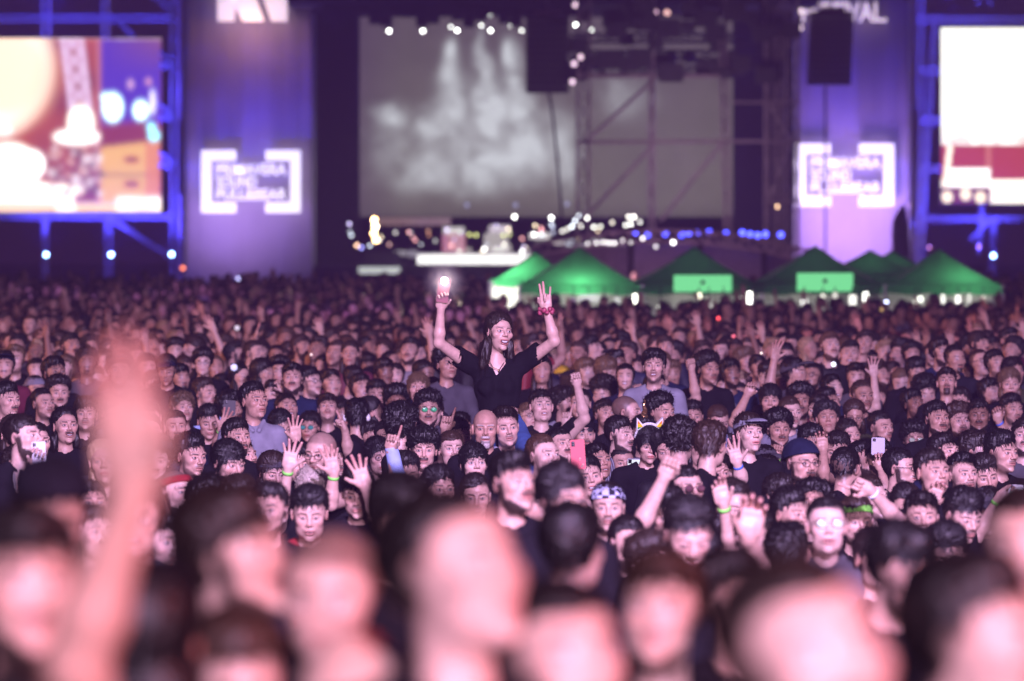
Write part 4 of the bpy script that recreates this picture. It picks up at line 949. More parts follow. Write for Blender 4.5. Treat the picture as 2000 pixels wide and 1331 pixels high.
for (x, y, w_, h_, c, e) in ((1240, 588, 5, 26, (1, 1, .85), 6), (1290, 605, 8, 12, (1, .97, .85), 6), (1365, 583, 6, 20, (1, .95, .7), 4), (1385, 605, 7, 22, (.9, .9, .8), 1.3), (1413, 598, 5, 16, (.9, .95, .85), 1.4), (1448, 595, 5, 28, (1, .97, .8), 2.5), (1464, 582, 6, 22, (1, 1, .9), 7), (1470, 605, 6, 12, (1, .6, .4), 1.6),
    (1571, 591, 8, 9, (1, 1, .95), 5), (1607, 588, 6, 26, (.9, .9, .75), 1.8), (1631, 585, 6, 26, (.9, .88, .75), 1.2), (1665, 592, 10, 30, (.95, .95, .85), 1.8), (1691, 585, 7, 26, (1, 1, .9), 5), (1704, 591, 5, 9, (.9, .75, .65), 1), (1731, 596, 4, 16, (.6, .65, 1), 10), (1788, 600, 6, 22, (1, .95, .8), 4), (1797, 585, 8, 10, (.95, 1, .85), 3), (1842, 585, 5, 18, (.95, .95, .85), 2), (1871, 590, 6, 24, (1, .97, .88), 3), (1893, 583, 4, 16, (.9, .9, .8), 1.4), (1920, 590, 5, 22, (.95, .9, .8), 2),
    (975, 592, 12, 36, (1, 1, .85), 1.3), (1003, 594, 11, 34, (1, 1, .85), 1.3), (962, 570, 4, 40, (.8, .8, .72), .8), (1150, 582, 30, 12, (.9, .95, .9), .8), (1180, 590, 8, 20, (.85, .9, .85), .9), (1205, 592, 7, 22, (.9, .95, .9), .8), (1120, 590, 6, 10, (.8, .4, 1), .8)):
    c0 = P(x, y, 105.2 if x > 1020 else 107); sz = (w_ * 105 / F / 2, h_ * 105 / F / 2); o = empty("hanging_lantern", c0)  # added glowing tubes stand in for the bright interior seen through gaps
    q = MB(); q.tube((0, 0, -sz[1]), (0, 0, sz[1]), sz[0] * 1.3, n=10); q.obj("glow_tube", glowmat(c, e * 1.1), o)
    q = MB(); zt = P(0, 560, 105)[2] - c0[2]; q.tube((0, .0, sz[1]), (0, .0, max(zt, sz[1] + .05)), .01, n=4); q.obj("added_cord", M_BLACK, o)
    tag(o, "small bright lantern standing in for lit gaps under the green tents", "gleam", "bright gaps under the tents")
# ---------------------------------------------------------------- people
FACES = [dict(beard=2), dict(beard=1, jaw=1.05), dict(), dict(beard=4, nose=1.1), dict(fem=1, w=.95, jaw=.88, neck=.82, brow=.6, nose=.88, shoul=.88, chin=.9),
         dict(beard=2, w=1.03, nose=1.15, cheek=1.05), dict(fem=1, w=.93, jaw=.85, neck=.8, brow=.5, nose=.85, smile=1, open=.5, shoul=.86), dict(beard=1, w=.97, nose=1.08, long=1.04),
         dict(w=1.05, jaw=1.1, brow=1.15, open=.5), dict(beard=3, jaw=.96, smile=.6), dict(w=.98, jaw=1.0, smile=1.0, open=.8), dict(beard=1, buzz=.6, w=1.02),
         dict(beard=2, long=1.06, nose=1.2, w=.95), dict(w=1.08, cheek=1.2, jaw=1.12, nose=.9, open=.9, smile=.8), dict(fem=1, w=1.0, jaw=.95, neck=.85, cheek=1.15, nose=.95, open=.7, smile=.6), dict(long=1.05, jaw=.9, nose=1.18, beard=3, open=.4), dict(beard=1, w=.94, jaw=.92, brow=1.25, open=1.0)]
def HPof(i, extra=None):
    d = dict(HP0); d.update(FACES[i] if isinstance(i, int) else i)
    if extra: d.update(extra)
    return d
SKINS = [(.56, .36, .28), (.50, .31, .235), (.44, .26, .19), (.60, .41, .33), (.24, .13, .09), (.36, .21, .15)]
SHC = dict(black=(.007, .006, .009), navy=(.010, .013, .035), grey=(.07, .066, .08), white=(.22, .22, .27), red=(.22, .02, .025), blue=(.014, .022, .06), olive=(.06, .06, .03), maroon=(.12, .02, .04), denim=(.05, .10, .27), tan=(.30, .22, .14), lightblue=(.38, .50, .85))
CLR = random.Random(11)
_mesh = {}; LCACHE = {}
LARM = [((.17, .03, -.235), (.30, -.10, -.08), (.24, -.16, .17), 'fist'), ((.17, .03, -.235), (.27, -.16, -.16), (.17, -.22, .05), 'grip'), ((.17, .03, -.235), (.26, -.06, .02), (.20, -.10, .27), 'open'), ((.17, .03, -.235), (.33, -.12, -.14), (.30, -.16, .12), 'spread')]
def body_mesh(face, pose, arms=None, extra=None, h=.0034):
    pose = tuple(int(round(a / 6.0)) * 6 for a in pose); key = (str(face), pose, str(extra), h)
    if arms is None and key in _mesh: return _mesh[key]
    V, Q, C = head_arrays((str(face), str(extra), h), HPof(face, extra), h); V = bend_head(V, pose)
    if arms: V, Q, C = cat_mesh([(V, Q, C)] + arms)
    me = mk_mesh("body", V, Q, M_SKIN, C)
    if arms is None: _mesh[key] = me
    return me
def hair_mesh(name, far=False):
    k = ('hair', name, far)
    if k not in _mesh:
        V, Q = hair_arrays(name, .0045 if not far else .007, tufts=900 if not far else 200); _mesh[k] = mk_mesh("hair", V, Q, M_HAIR)
    return _mesh[k]
def hat_mesh(kind):
    k = ('hat', kind)
    if k in _mesh: return _mesh[k]
    def f(p):
        d, q = head_base(p, HP0); x, y, z = p
        lim = {'cap': .036, 'backcap': .036, 'beanie': .030, 'turban': .034, 'bucket': .035, 'band': .036, 'beret': .05}[kind]
        th = .011 + (.010 if kind in ('beanie', 'turban') else 0) + .002 * vnoise(x * 40, y * 40, z * 40)
        if kind == 'beret': th = th + .02 * np.clip((z - .05) / .05, 0, 1)
        pl = z - lim - .25 * (-y) * (1 if kind != 'backcap' else .6)
        d = smax(d - th, -pl, .004); d = smax(d, -head_base(p, HP0)[0] - .0, .002) if kind != 'band' else smax(smax(d, pl - .040, .004), -(head_base(p, HP0)[0] - .004), .002)
        if kind == 'cap': d = smin(d, smax(ell(p - np.array([[0], [-.110], [.066]]), (0, 0, 0), (.066, .075, .024)), -ell(p - np.array([[0], [-.110], [.058]]), (0, 0, 0), (.068, .078, .024)), .002), .002)
        if kind == 'backcap': d = smin(d, smax(ell(p - np.array([[0], [.125], [.030]]), (0, 0, 0), (.060, .07, .02)), -ell(p - np.array([[0], [.125], [.022]]), (0, 0, 0), (.062, .073, .02)), .002), .002)
        if kind == 'bucket': d = smin(d, smax(np.abs(ell(p, (0, .01, .045), (.145, .155, .05))) - .003, np.maximum(z - .055, .012 - z + .1 * y), .002), .003)
        return d
    V, Q = nets(f, (-.17, -.20, -.02), (.17, .21, .17), .004); _mesh[k] = mk_mesh("hat", V, Q, M_CLOTH); return _mesh[k]
M_FRAME = mat("glasses_frame", (.01, .01, .012), .3, noise=0)
M_LENS = mat("dark_lens", (.02, .02, .025), .08, noise=0)
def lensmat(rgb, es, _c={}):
    if (rgb, es) not in _c: _c[(rgb, es)] = mat("painted_reflection_lens", (.03, .03, .04), .1, emit=rgb, es=es, noise=.3, nscale=60)  # emission paints the reflected light onto the lens
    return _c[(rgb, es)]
def add_glasses(root, M4, lens=None, up=0.0, sun=False):
    m = MB()
    for s in (-1, 1):
        pts = [(s * .032 + .0215 * math.cos(2 * math.pi * k / 14), -.1035 + .006 * abs(math.cos(2 * math.pi * k / 14)) * (1 if math.cos(2 * math.pi * k / 14) * s > 0 else 0), .002 + .016 * math.sin(2 * math.pi * k / 14)) for k in range(15)]
        m.path(pts, .0017, 5); m.path([(s * .053, -.099, .006), (s * .079, -.06, .008), (s * .083, .006, .006)], .0016, 5)
    m.path([(-.011, -.105, .006), (0, -.108, .008), (.011, -.105, .006)], .0015, 5)
    g = m.obj("glasses", M_FRAME, root); g.matrix_local = M4 @ Matrix.Translation((0, 0, up))
    if lens or sun:
        for s in (-1, 1):
            q = MB(); q.ball((s * .032, -.1025, .002), .0205, 12, 6, (1, .12, .76)); q.obj("lens", lens or M_LENS, g, smooth=True)
    return g
def person_at(X, d, zc, yaw=0, pitch=0, roll=0, face=2, hair='short', sk=0, hc=.1, shirt='black', arms=(), glasses=None, hat=None, hatc='black', label=None, group="crowd facing the stage", extra=None, res=.0034, style=None, far=False, hood=False, collar=False, twist=.5, larm=None, sc=1.0):
    g = ground_z(d); root = empty("person", (X, d, g), math.radians(yaw * (1 - twist))); H = zc - g
    pose = (yaw * twist, pitch, roll); sl = list(DOWN); A = []
    for a in arms:
        off = a.get('off', (-.13, -.16))
        def loc(px, dd):
            w_ = Vector(P(px[0], px[1], d + dd)) - Vector((X, d, zc)); v = Matrix.Rotation(-root.rotation_euler.z, 3, 'Z') @ w_; return np.array(v)
        el, wr = loc(a['el'], off[0]), loc(a['wr'], off[1])
        s = a.get('s', 1 if wr[0] > 0 else -1); sh = np.array((.172 * s, .035, -.235 + a.get('lift', .0)))
        Lu = np.linalg.norm(el - sh)
        if Lu > .36: el = el + (sh - el) * 0
        hd = loc(a['tip'], off[1] - .02) - wr if 'tip' in a else None
        pm = Matrix.Rotation(-root.rotation_euler.z, 3, 'Z') @ Vector(a.get('palm', (0, -1, 0)))
        A.append(arm_arrays(sh, el, wr, tuple(pm), a.get('pose', 'open'), a.get('side', -s), thick=a.get('thick', .95), hdir=hd, hs=a.get('hs', 1.0), h=a.get('h', .0036)))
        e = sh + (el - sh) * a.get('slv', .55); sl[0 if s > 0 else 1] = (tuple(sh), tuple(e), .060, .056)
        if a.get('long'): sl.append((tuple(el), tuple(wr - (wr - el) * .08), .050, .038)); sl[0 if s > 0 else 1] = (tuple(sh), tuple(el), .062, .05, 0)
        if a.get('band'):
            u = (wr - el) / np.linalg.norm(wr - el); c = wr - u * .025; q = MB(); q.tube(c - u * .008, c + u * .008, .031, n=14)
            bo = q.obj("wristband", mat("fabric_band", a['band'], .7), root, smooth=True); bo.location = (0, 0, H)
    if larm is not None:
        sd = 1 if larm % 2 else -1; q4 = LARM[larm // 2]
        if larm not in LCACHE: LCACHE[larm] = arm_arrays(*[np.array((sd * v[0], v[1], v[2])) for v in q4[:3]], (0, -1, 0), q4[3], -sd, h=.0042)
        A.append(LCACHE[larm]); sh = np.array((sd * q4[0][0], q4[0][1], q4[0][2])); el = np.array((sd * q4[1][0], q4[1][1], q4[1][2])); sl[0 if sd > 0 else 1] = (tuple(sh), tuple(sh + (el - sh) * .6), .060, .056)
    b = link("body", body_mesh(face, pose, A or None, extra, res), root, (0, 0, H)); b.color = (*SKINS[sk], hc)
    b.scale = (sc, sc, sc); M4 = Matrix.Translation((0, 0, H)) @ Matrix.Scale(sc, 4) @ head_matrix(pose)
    if hair:
        o = link("hair", hair_mesh(hair, far), root); o.matrix_local = M4; o.color = (0, 0, 0, hc)
    if hat:
        o = link({'beanie': 'beanie', 'turban': 'head_wrap', 'band': 'headband', 'beret': 'beret'}.get(hat, 'cap'), hat_mesh(hat), root); o.matrix_local = M4; o.color = (*(SHC[hatc] if isinstance(hatc, str) else hatc), 1)
        if hatc == 'check': pass
    if glasses: add_glasses(root, M4, **({} if glasses is True else glasses))
    fem = bool(HPof(face).get('fem'))
    if A or hood or collar:
        V, Q = shirt_arrays(('u', id(root)), h=.012, sleeves=sl, fem=fem, hood=hood, collar=collar); me = mk_mesh("shirt", V, Q, M_STRIPE if style == 'stripe' else M_CLOTH)
        _shirt.pop(('u', id(root)), None)
    else:
        k = ('shirt', fem, style)
        if k not in _mesh: V, Q = shirt_arrays(k, h=.011, sleeves=DOWN, fem=fem); _mesh[k] = mk_mesh("shirt", V, Q, M_STRIPE if style == 'stripe' else M_CLOTH)
        me = _mesh[k]
    o = link("shirt", me, root, (0, 0, H)); o.color = (*(SHC[shirt] if isinstance(shirt, str) else shirt), 1)
    if 'legs' not in _mesh: V, Q = legs_arrays(); V[:, 2] += .80; _mesh['legs'] = mk_mesh("trousers", V, Q, M_CLOTH)
    o = link("trousers", _mesh['legs'], root, (0, 0, H - .80)); o.scale = (1, 1, max(.3, (H - .80) / .805)); o.color = (*CLR.choice([SHC['black'], SHC['navy'], SHC['denim']]), 1)
    tag(root, label, "person", group); return root, M4
BOX = []     # (x0, x1, y0, y1, d) screen rectangles that nearer fill-in people must keep clear
REFS = []
def hero(x, y, h, yaw=0, pitch=0, roll=0, ref=None, label=None, d=None, clear=True, **kw):
    d = d or F * .235 / h; c = P(x, y, d)
    if kw.get('face') == 2 and abs(yaw) < 100 and 'woman' not in (label or '') and 'blond' not in (label or ''): kw['face'] = [2, 1, 0, 7, 12, 1, 5, 9][len(REFS) % 8]
    r = person_at(c[0], d, c[2], yaw, pitch, roll, label=label, **kw)
    if clear: BOX.append((x - h * .33, x + h * .33, y - h * .5, y + h * (.42 if ref else .1), d))
    for a in kw.get('arms', ()):
        for t in (.25, .5, .75, 1.0): px, py = a['el'][0] + (a['wr'][0] - a['el'][0]) * t, a['el'][1] + (a['wr'][1] - a['el'][1]) * t; BOX.append((px - 14, px + 14, py - (40 if t == 1 else 10), py + 10, d))
    REFS.append((x, y, d, ref or None)); return r
M_PHW = mat("white_phone_case", (.75, .75, .8), .3, noise=0); M_PHB = mat("black_phone_case", (.02, .02, .03), .3, noise=0); M_PHR = mat("red_phone_case", (.55, .06, .08), .4, noise=0); M_PHG = mat("grey_phone_case", (.28, .28, .33), .3, .3, noise=0)
def phone(x, y, d, w_px, h_px, m, label, roll=0.0, back=True, glow=None, tilt=0.0):
    c = P(x, y, d); o = empty("smartphone", c); o.rotation_euler = (math.radians(tilt), math.radians(roll), 0); a, b = w_px * d / F / 2, h_px * d / F / 2; r = a * .25
    pts = [(sx * (a - r) + r * math.cos(t), sz * (b - r) + r * math.sin(t)) for sx, sz, t0 in ((1, 1, 0), (-1, 1, 90), (-1, -1, 180), (1, -1, 270)) for t in [math.radians(t0 + k * 22.5) for k in range(5)]]
    q = MB(); q.prism(pts, -.0045, .0045); q.obj("case", m, o)
    q = MB(); q.prism([(px * .92, pz * .95) for px, pz in pts], .0047, .0055); q.obj("screen", glowmat((.8, .85, 1.0), .8), o)
    if back: q = MB(); q.box(-a * .85, -a * .35, -.0065, -.0046, b * .55, b * .9); q.ball((-a * .6, -.0065, b * .8), a * .16, 8, 4, (1, .3, 1)); q.ball((-a * .6, -.0065, b * .65), a * .16, 8, 4, (1, .3, 1)); q.obj("camera_lens", M_FRAME, o)
    if glow: q = MB(); q.prism([(px * .9, pz * .9) for px, pz in pts], -.0056, -.0047); q.obj("lit_face", glowmat(glow[0], glow[1]), o)
    tag(o, label, "phone"); return o
LBR = dict(blue=(.08, .2, .75), green=(.25, .8, .12), white=(.8, .85, .95))
def A_(el, wr, pose='open', **k): d = dict(el=el, wr=wr, pose=pose); d.update(k); return d

M_HALO = bpy.data.materials.new("flash_halo_volume"); M_HALO.use_nodes = True; _n = M_HALO.node_tree; _n.nodes.clear()  # volume added to draw a halo around the phone flashlight
_o = _n.nodes.new("ShaderNodeOutputMaterial"); _v = _n.nodes.new("ShaderNodeVolumePrincipled"); _v.inputs["Color"].default_value = (.95, .82, .86, 1); _t = _n.nodes.new("ShaderNodeTexCoord"); _g = _n.nodes.new("ShaderNodeTexGradient"); _g.gradient_type = 'SPHERICAL'; _m = _n.nodes.new("ShaderNodeVectorMath"); _m.operation = 'SCALE'; _m.inputs["Scale"].default_value = 6.5
_p = _n.nodes.new("ShaderNodeMath"); _p.operation = 'POWER'; _p.inputs[1].default_value = 1.6; _q = _n.nodes.new("ShaderNodeMath"); _q.operation = 'MULTIPLY'; _q.inputs[1].default_value = 5.0
_n.links.new(_t.outputs["Object"], _m.inputs[0]); _n.links.new(_m.outputs[0], _g.inputs[0]); _n.links.new(_g.outputs["Fac"], _p.inputs[0]); _n.links.new(_p.outputs[0], _q.inputs[0]); _n.links.new(_q.outputs[0], _v.inputs["Density"]); _n.links.new(_v.outputs[0], _o.inputs["Volume"])
# ---- the woman on somebody's shoulders
def the_woman():
    x0, y0, d = 969, 650, 35.5; c = P(x0, y0, d); Pm = dict(FACES[6]); Pm.update(open=1.35, smile=1.3, w=.91, jaw=.82, nose=.92, long=1.02, cheek=1.1)
    g = ground_z(d); root = empty("person", (c[0], d, g), 0); H = c[2] - g; pose = (24, 4, 5)
    def loc(px, dd): return np.array(Vector(P(px[0], px[1], d + dd)) - Vector(c))
    a1 = arm_arrays((-.165, .03, -.205), loc((857, 670), -.13), loc((861, 603), -.17), (.25, -1, 0), 'grip', 1.0, h=.0028, thick=.84, hs=.93)
    a2 = arm_arrays((.175, .03, -.195), loc((1083, 667), -.10), loc((1067, 603), -.13), (-.35, -1, 0), 'three', -1.0, h=.0028, thick=.84, hs=.98, hdir=loc((1063, 545), -.14) - loc((1067, 603), -.13))
    V, Q, C = head_arrays('woman', HPof(Pm), .0024); V = bend_head(V, pose)
    waist = nets(lambda p: ell(p, (.02, .04, -.50), (.118, .092, .14)), (-.13, -.08, -.66), (.16, .16, -.34), .01)
    wv, wq = waist; wc = np.ones((len(wv), 4)); wc[:, 3] = 0
    b = link("body", mk_mesh("body", *(lambda t: (t[0], t[1], M_SKIN, t[2]))(cat_mesh([(V, Q, C), a1, a2, (wv, wq, wc)]))), root, (0, 0, H)); b.color = (.56, .365, .285, .22)
    M4 = Matrix.Translation((0, 0, H)) @ head_matrix(pose)
    STY['hers'] = dict(t=.019, top=.006, side=1.0, n1=.003, f1=80, n2=.003, f2=25, ear=False, part=1, hl=.0, seed=4, curt=dict(len=.19, wave=.014, out=.03, face=1.02, rx=.034))
    V, Q = hair_arrays('hers', .0033, HPof(Pm), 1500); o = link("hair", mk_mesh("hair", V, Q, M_HAIR), root); o.matrix_local = M4; o.color = (0, 0, 0, .32)
    def f(p):
        x, y, z = p; d_ = ell(p, (.01, .035, -.33), (.148, .098, .17)); d_ = smin(d_, ell(p, (.022, .035, -.50), (.118, .092, .20)), .05)
        d_ = smin(d_, ell(np.array([np.abs(x), y, z]), (.055, -.045, -.335), (.055, .05, .055)), .03)
        for s in (-1, 1):
            a = np.array((s * .10, .035, -.235)); bb = np.array((-.262, -.045, -.135)) if s < 0 else np.array((.285, -.03, -.115))
            q = p.copy(); d_ = smin(d_, cap(q, a, bb, .062, .066), .05)
            v = (bb - a) / np.linalg.norm(bb - a); t = (x - bb[0]) * v[0] + (y - bb[1]) * v[1] + (z - bb[2]) * v[2]
            near = np.sqrt((x - bb[0]) ** 2 + (y - bb[1]) ** 2 + (z - bb[2]) ** 2) < .17; d_ = np.where(near, smax(d_, t, .004), d_)
            d_ = np.where(near & (t > -.05), np.maximum(d_, -(cap(q, a, bb + v * .1, .055, .058))), d_)
        d_ = smin(d_, cap(np.array([np.abs(x), y, z]), (.05, .045, -.185), (.13, .04, -.215), .038), .03)
        d_ = d_ - .007 * vnoise(x * 22, y * 10, z * 8, 4) - .0025 * vnoise(x * 40, y * 40, z * 18, 5)
        d_ = smax(d_, -cap(p, (0, .03, -.26), (0, .018, -.05), .060), .006)
        vn = np.maximum(np.abs(x - .012 - .15 * (z + .2)) - .62 * np.clip(z + .268, 0, 1), y - .0); d_ = smax(d_, -vn, .004)
        return smax(d_, -.478 - z + .02 * np.sin(x * 20), .005)
    V, Q = nets(f, (-.40, -.16, -.52), (.42, .20, -.03), .0065, slack=.01); o = link("blouse", mk_mesh("blouse", V, Q, M_CLOTH), root, (0, 0, H)); o.color = (.005, .0045, .007, 1)
    def fl(p):
        x, y, z = p; d_ = ell(p, (.03, .05, -.61), (.155, .12, .10)); d_ = smin(d_, ell(p, (.025, .045, -.53), (.125, .10, .05)), .05)
        for s in (-1, 1):
            d_ = smin(d_, cap(p, (.045 + s * .085, .03, -.64), (.06 + s * .165, -.42, -.76), .074, .060), .04)
            d_ = smin(d_, cap(p, (.06 + s * .165, -.42, -.76), (.06 + s * .12, -.34, -1.14), .060, .046), .03)
        return smax(d_ - .003 * vnoise(x * 30, y * 30, z * 30), z + .505, .005)
    V, Q = nets(fl, (-.28, -.55, -1.22), (.36, .2, -.48), .011); o = link("jeans", mk_mesh("jeans", V, Q, M_CLOTH), root, (0, 0, H)); o.color = (*SHC['denim'], 1)
    m = MB()
    for k in range(13):
        t = 2 * math.pi * k / 13; w_ = loc((1067, 607), -.13); m.ball((w_[0] + .040 * math.cos(t), w_[1] + .036 * math.sin(t), w_[2] + .012 * math.sin(k * 2.4) - .002), .0155 + .003 * math.sin(k * 3.7), 8, 6)
    m.obj("scrunchie", mat("red_scrunchie", (.32, .05, .09), .6, noise=.7, nscale=90), root, (0, 0, H), smooth=True)
    w_ = loc((1066, 594), -.13); m = MB(); m.tube((w_[0] - .031, w_[1], w_[2] - .022), (w_[0] - .031, w_[1], w_[2] + .022), .007, n=8); m.obj("bracelet", mat("gold", (.8, .55, .2), .2, 1.0, noise=0), root, (0, 0, H))
    m = MB(); m.ball((-.079, -.004, -.044), .006, 8, 6); m.tube((-.079, -.004, -.04), (-.079, -.004, -.025), .0012, n=4); e = m.obj("earring", mat("gold_earring", (.9, .8, .6), .15, 1.0, noise=0), root, smooth=True); e.matrix_local = M4
    m = MB(); m.path([(-.05, -.035, -.165), (-.02, -.055, -.215), (.018, -.058, -.232), (.05, -.04, -.185)], .0022, 5); m.ball((.018, -.062, -.236), .006, 8, 5); m.obj("necklace", bpy.data.materials["gold"], root, (0, 0, H))
    m = MB(); m.path([(-.10, -.062, -.515), (-.02, -.075, -.517), (.06, -.07, -.515), (.13, -.045, -.515)], .008, 6); m.obj("belt", M_BLACK, root, (0, 0, H))
    tag(root, "smiling woman in black blouse raised above the crowd on a man's shoulders, both arms up", "person", "crowd facing the stage")
    ph = phone(866, 568, d - .215, 23, 47, mat("pink_phone_case", (.22, .025, .035), .4, noise=0), "pink cased phone with shining flashlight in the raised woman's hand", roll=7)
    lp = MB(); lp.ball((.000, -.022, .060), .023, 14, 10); lp.obj("flashlight", glowmat((1, .92, .90), 34), ph, smooth=True)  # oversized ball stands in for bloom around the flash
    cc = P(868, 551, d - .26); point("flashlight_glow", (cc[0], cc[1] - .03, cc[2]), 0.42, (1, .88, .85), .01); gl = MB(); gl.ball((0, 0, 0), .155, 20, 12); tag(gl.obj('flash_halo', M_HALO, None, (cc[0], cc[1] - .02, cc[2]), smooth=True), kind='stuff')  # ball of thin volume added only for the flashlight's halo
    BOX.extend([(895, 1055, 610, 800, d), (845, 885, 535, 690, d), (1050, 1092, 535, 690, d)]); REFS.append((969, 700, d, "the woman on shoulders"))
the_woman()
# ---- people near the focus, placed from the photograph
GRN, BLU = LBR['green'], LBR['blue']
hero(948, 838, 74, 2, 3, face=dict(beard=3, jaw=1.05, brow=1.2, w=.97, long=1.06, buzz=0), hair=None, hc=.95, sk=2, d=34.3, collar=True, label="bald man with grey goatee standing directly below the raised woman", ref="the bald goateed man")
hero(991, 836, 68, 12, 3, roll=-4, face=1, hair='quiff', hc=.2, sk=0, d=35.25, shirt='white', collar=True, label="man with brown quiff and beard carrying the raised woman on his shoulders", ref="the man carrying her")
hero(925, 908, 64, 12, 4, face=4, hair='fringe', hc=.0, sk=3, d=33.0, label="pale woman with short black fringe looking up, below the bald goateed man", ref="the black fringed woman")
hero(827, 880, 70, 5, -3, face=3, hair='curly', hc=.0, sk=0, d=34.5, label="man with thick black curly hair, thin moustache and serious face", ref="the curly moustached man")
hero(881, 880, 72, 14, 4, face=9, hair='crop', hc=.45, sk=3, label="short haired man with ginger goatee, lips parted, left of the black fringed woman", ref="the ginger goateed man")
hero(836, 800, 64, 6, 0, face=0, hair='curly', hc=.05, sk=1, glasses=dict(lens=lensmat((.1, .8, .5), .5)), shirt='grey', collar=True, label="curly haired bearded man whose round glasses reflect green light", ref="the green glasses man")
hero(893, 855, 60, 20, 0, face=2, hair='short', hc=.1, sk=1, arms=[A_((866, 905), (869, 840), 'point', tip=(880, 795), s=-1, side=1, off=(-.2, -.3), palm=(.2, -1, 0))], label="half hidden man raising one pointing finger just left of the raised woman", ref="the man pointing up", d=37.5)
hero(775, 790, 60, 0, 3, face=0, hair='afro', hc=.0, sk=4, shirt='navy', label="dark skinned bearded man with tall black hair behind the large black curls", ref="the tall haired bearded man")
hero(735, 772, 56, 5, 0, face=2, hair='short', hc=.1, sk=1)
hero(790, 835, 74, 150, 0, face=2, hair='afro', hc=.0, sk=0, label="person with a big round mop of black curls turned away from camera", ref="the big black curls")
hero(640, 802, 58, 2, 22, face=2, hair='quiff', hc=.35, sk=0, label="young man tipping his head far back under a brown quiff", ref="the man looking straight up")
hero(562, 800, 58, 18, 20, face=8, hair='bob', hc=.2, sk=1, label="person with chin length dark hair gazing upward behind the thick fringed man", ref="the upward gazing person")
hero(496, 785, 70, 32, 8, face=dict(w=1.0, jaw=1.08, brow=1.1), hair='short', hc=.02, sk=2, shirt='white', collar=True, label="tall tanned clean shaven man in open white collar looking right", ref="the white collared man")
hero(398, 768, 56, 48, 2, face=7, hair='short', hc=.4, sk=0, shirt='lightblue', collar=True, label="man in pale blue collar looking right, behind the black phone", ref="the pale collared man")
hero(433, 760, 52, 20, 6, face=0, hair='short', hc=.1, sk=1)
hero(405, 822, 62, 14, -12, face=2, hair='short', hc=.02, sk=1, arms=[A_((425, 870), (432, 838), 'spread', tip=(452, 800), s=1, side=-1, off=(-.2, -.3), palm=(-.3, -1, 0), band=GRN)], label="dark haired man holding up a black phone in one hand", ref="the man with the black phone")
phone(448, 797, F * .235 / 62 - .24, 24, 30, M_PHB, "black phone held up beside the tall white collared man", roll=4)
hero(463, 858, 74, 30, 6, face=9, hair='short', hc=.08, sk=1, label="frowning man with side parted hair and faint goatee looking up right", ref="the frowning man")
hero(368, 890, 78, 38, -4, face=1, hair='messy', hc=.03, sk=1, label="stubbled man with messy black hair looking down, right of the big raised hand", ref="the messy haired man")
hero(437, 900, 84, 40, -14, face=2, hair='fringe', hc=.0, sk=0, label="person whose face is hidden below thick black hair, in front of the frowning man", ref="the thick black hair")
hero(523, 872, 66, 60, -18, face=2, hair='short', hc=.0, sk=0, label="bowed head with smooth black hair right of the frowning man", ref="the bowed black head")
hero(545, 832, 64, 18, -10, face=2, hair='fringe', hc=.0, sk=1, label="man with thick dark fringe and lowered eyes", ref="the thick fringed man")
hero(606, 835, 58, -12, 0, face=4, hair='bob', hc=.05, sk=1, hat='band', hatc=(.02, .02, .02), glasses=dict(lens=lensmat((.1, .6, .9), .35)), label="person in black headband and bright blue glasses behind the raised hands", ref="the blue glasses person")
hero(630, 885, 84, -22, -8, face=dict(beard=1, buzz=.5, w=1.05), hair=None, hc=.15, sk=0, glasses=True, arms=[A_((645, 985), (652, 925), 'spread', tip=(640, 870), s=1, side=-1, off=(-.3, -.35), band=GRN)], label="man with shaved head and glasses looking down left, one hand up", ref="the shaved man in glasses")
hero(606, 950, 84, 5, -25, face=2, hair='short', hc=.9, sk=3, arms=[A_((548, 1010), (563, 915), 'spread', tip=(578, 830), s=-1, side=1, off=(-.2, -.3), thick=.9, band=GRN)], label="grey haired person bowing forward with a green banded arm raised", ref="the bowed grey head")
hero(700, 960, 92, -5, -15, face=2, hair='short', hc=.1, sk=0, arms=[A_((735, 1010), (712, 950), 'spread', tip=(690, 880), s=1, side=-1, off=(-.25, -.3))], label="dark haired person clapping a large open hand in front of the round glasses man", ref="the open clapping hand")
hero(662, 900, 62, 10, 0, face=2, hair='short', hc=.1, sk=0, arms=[A_((680, 880), (674, 842), 'point', tip=(662, 808), s=1, side=-1, off=(-.2, -.25), palm=(-1, -.2, 0))], label="hidden person pointing a crooked bare arm toward the upper right", ref="the crooked pointing arm")
r_, m4_ = hero(704, 815, 62, 170, 0, face=2, hair='messy', hc=.0, sk=0, label="dark head wearing round white ear muffs", ref="the white ear muffs")
for s in (-1, 1): q = MB(); q.ball((s * .088, .03, -.005), .030, 12, 8, (.55, 1, 1)); o = q.obj("ear_muff", M_WHITE, r_, smooth=True); o.matrix_local = m4_
hero(735, 890, 70, 22, -5, face=4, hair='fringe', hc=.02, sk=0, glasses=True, label="young woman with dark fringe and round black glasses", ref="the round glasses woman")
hero(722, 858, 62, 30, 2, face=7, hair='messy', hc=.1, sk=1)
hero(790, 925, 76, 10, -5, face=2, hair='messy', hc=.1, sk=1, shirt='lightblue', arms=[A_((777, 950), (762, 878), 'point', tip=(772, 838), s=-1, side=1, off=(-.25, -.3), long=True)], label="person raising an arm in a glowing pale blue sleeve, finger pointing", ref="the pale blue sleeve")
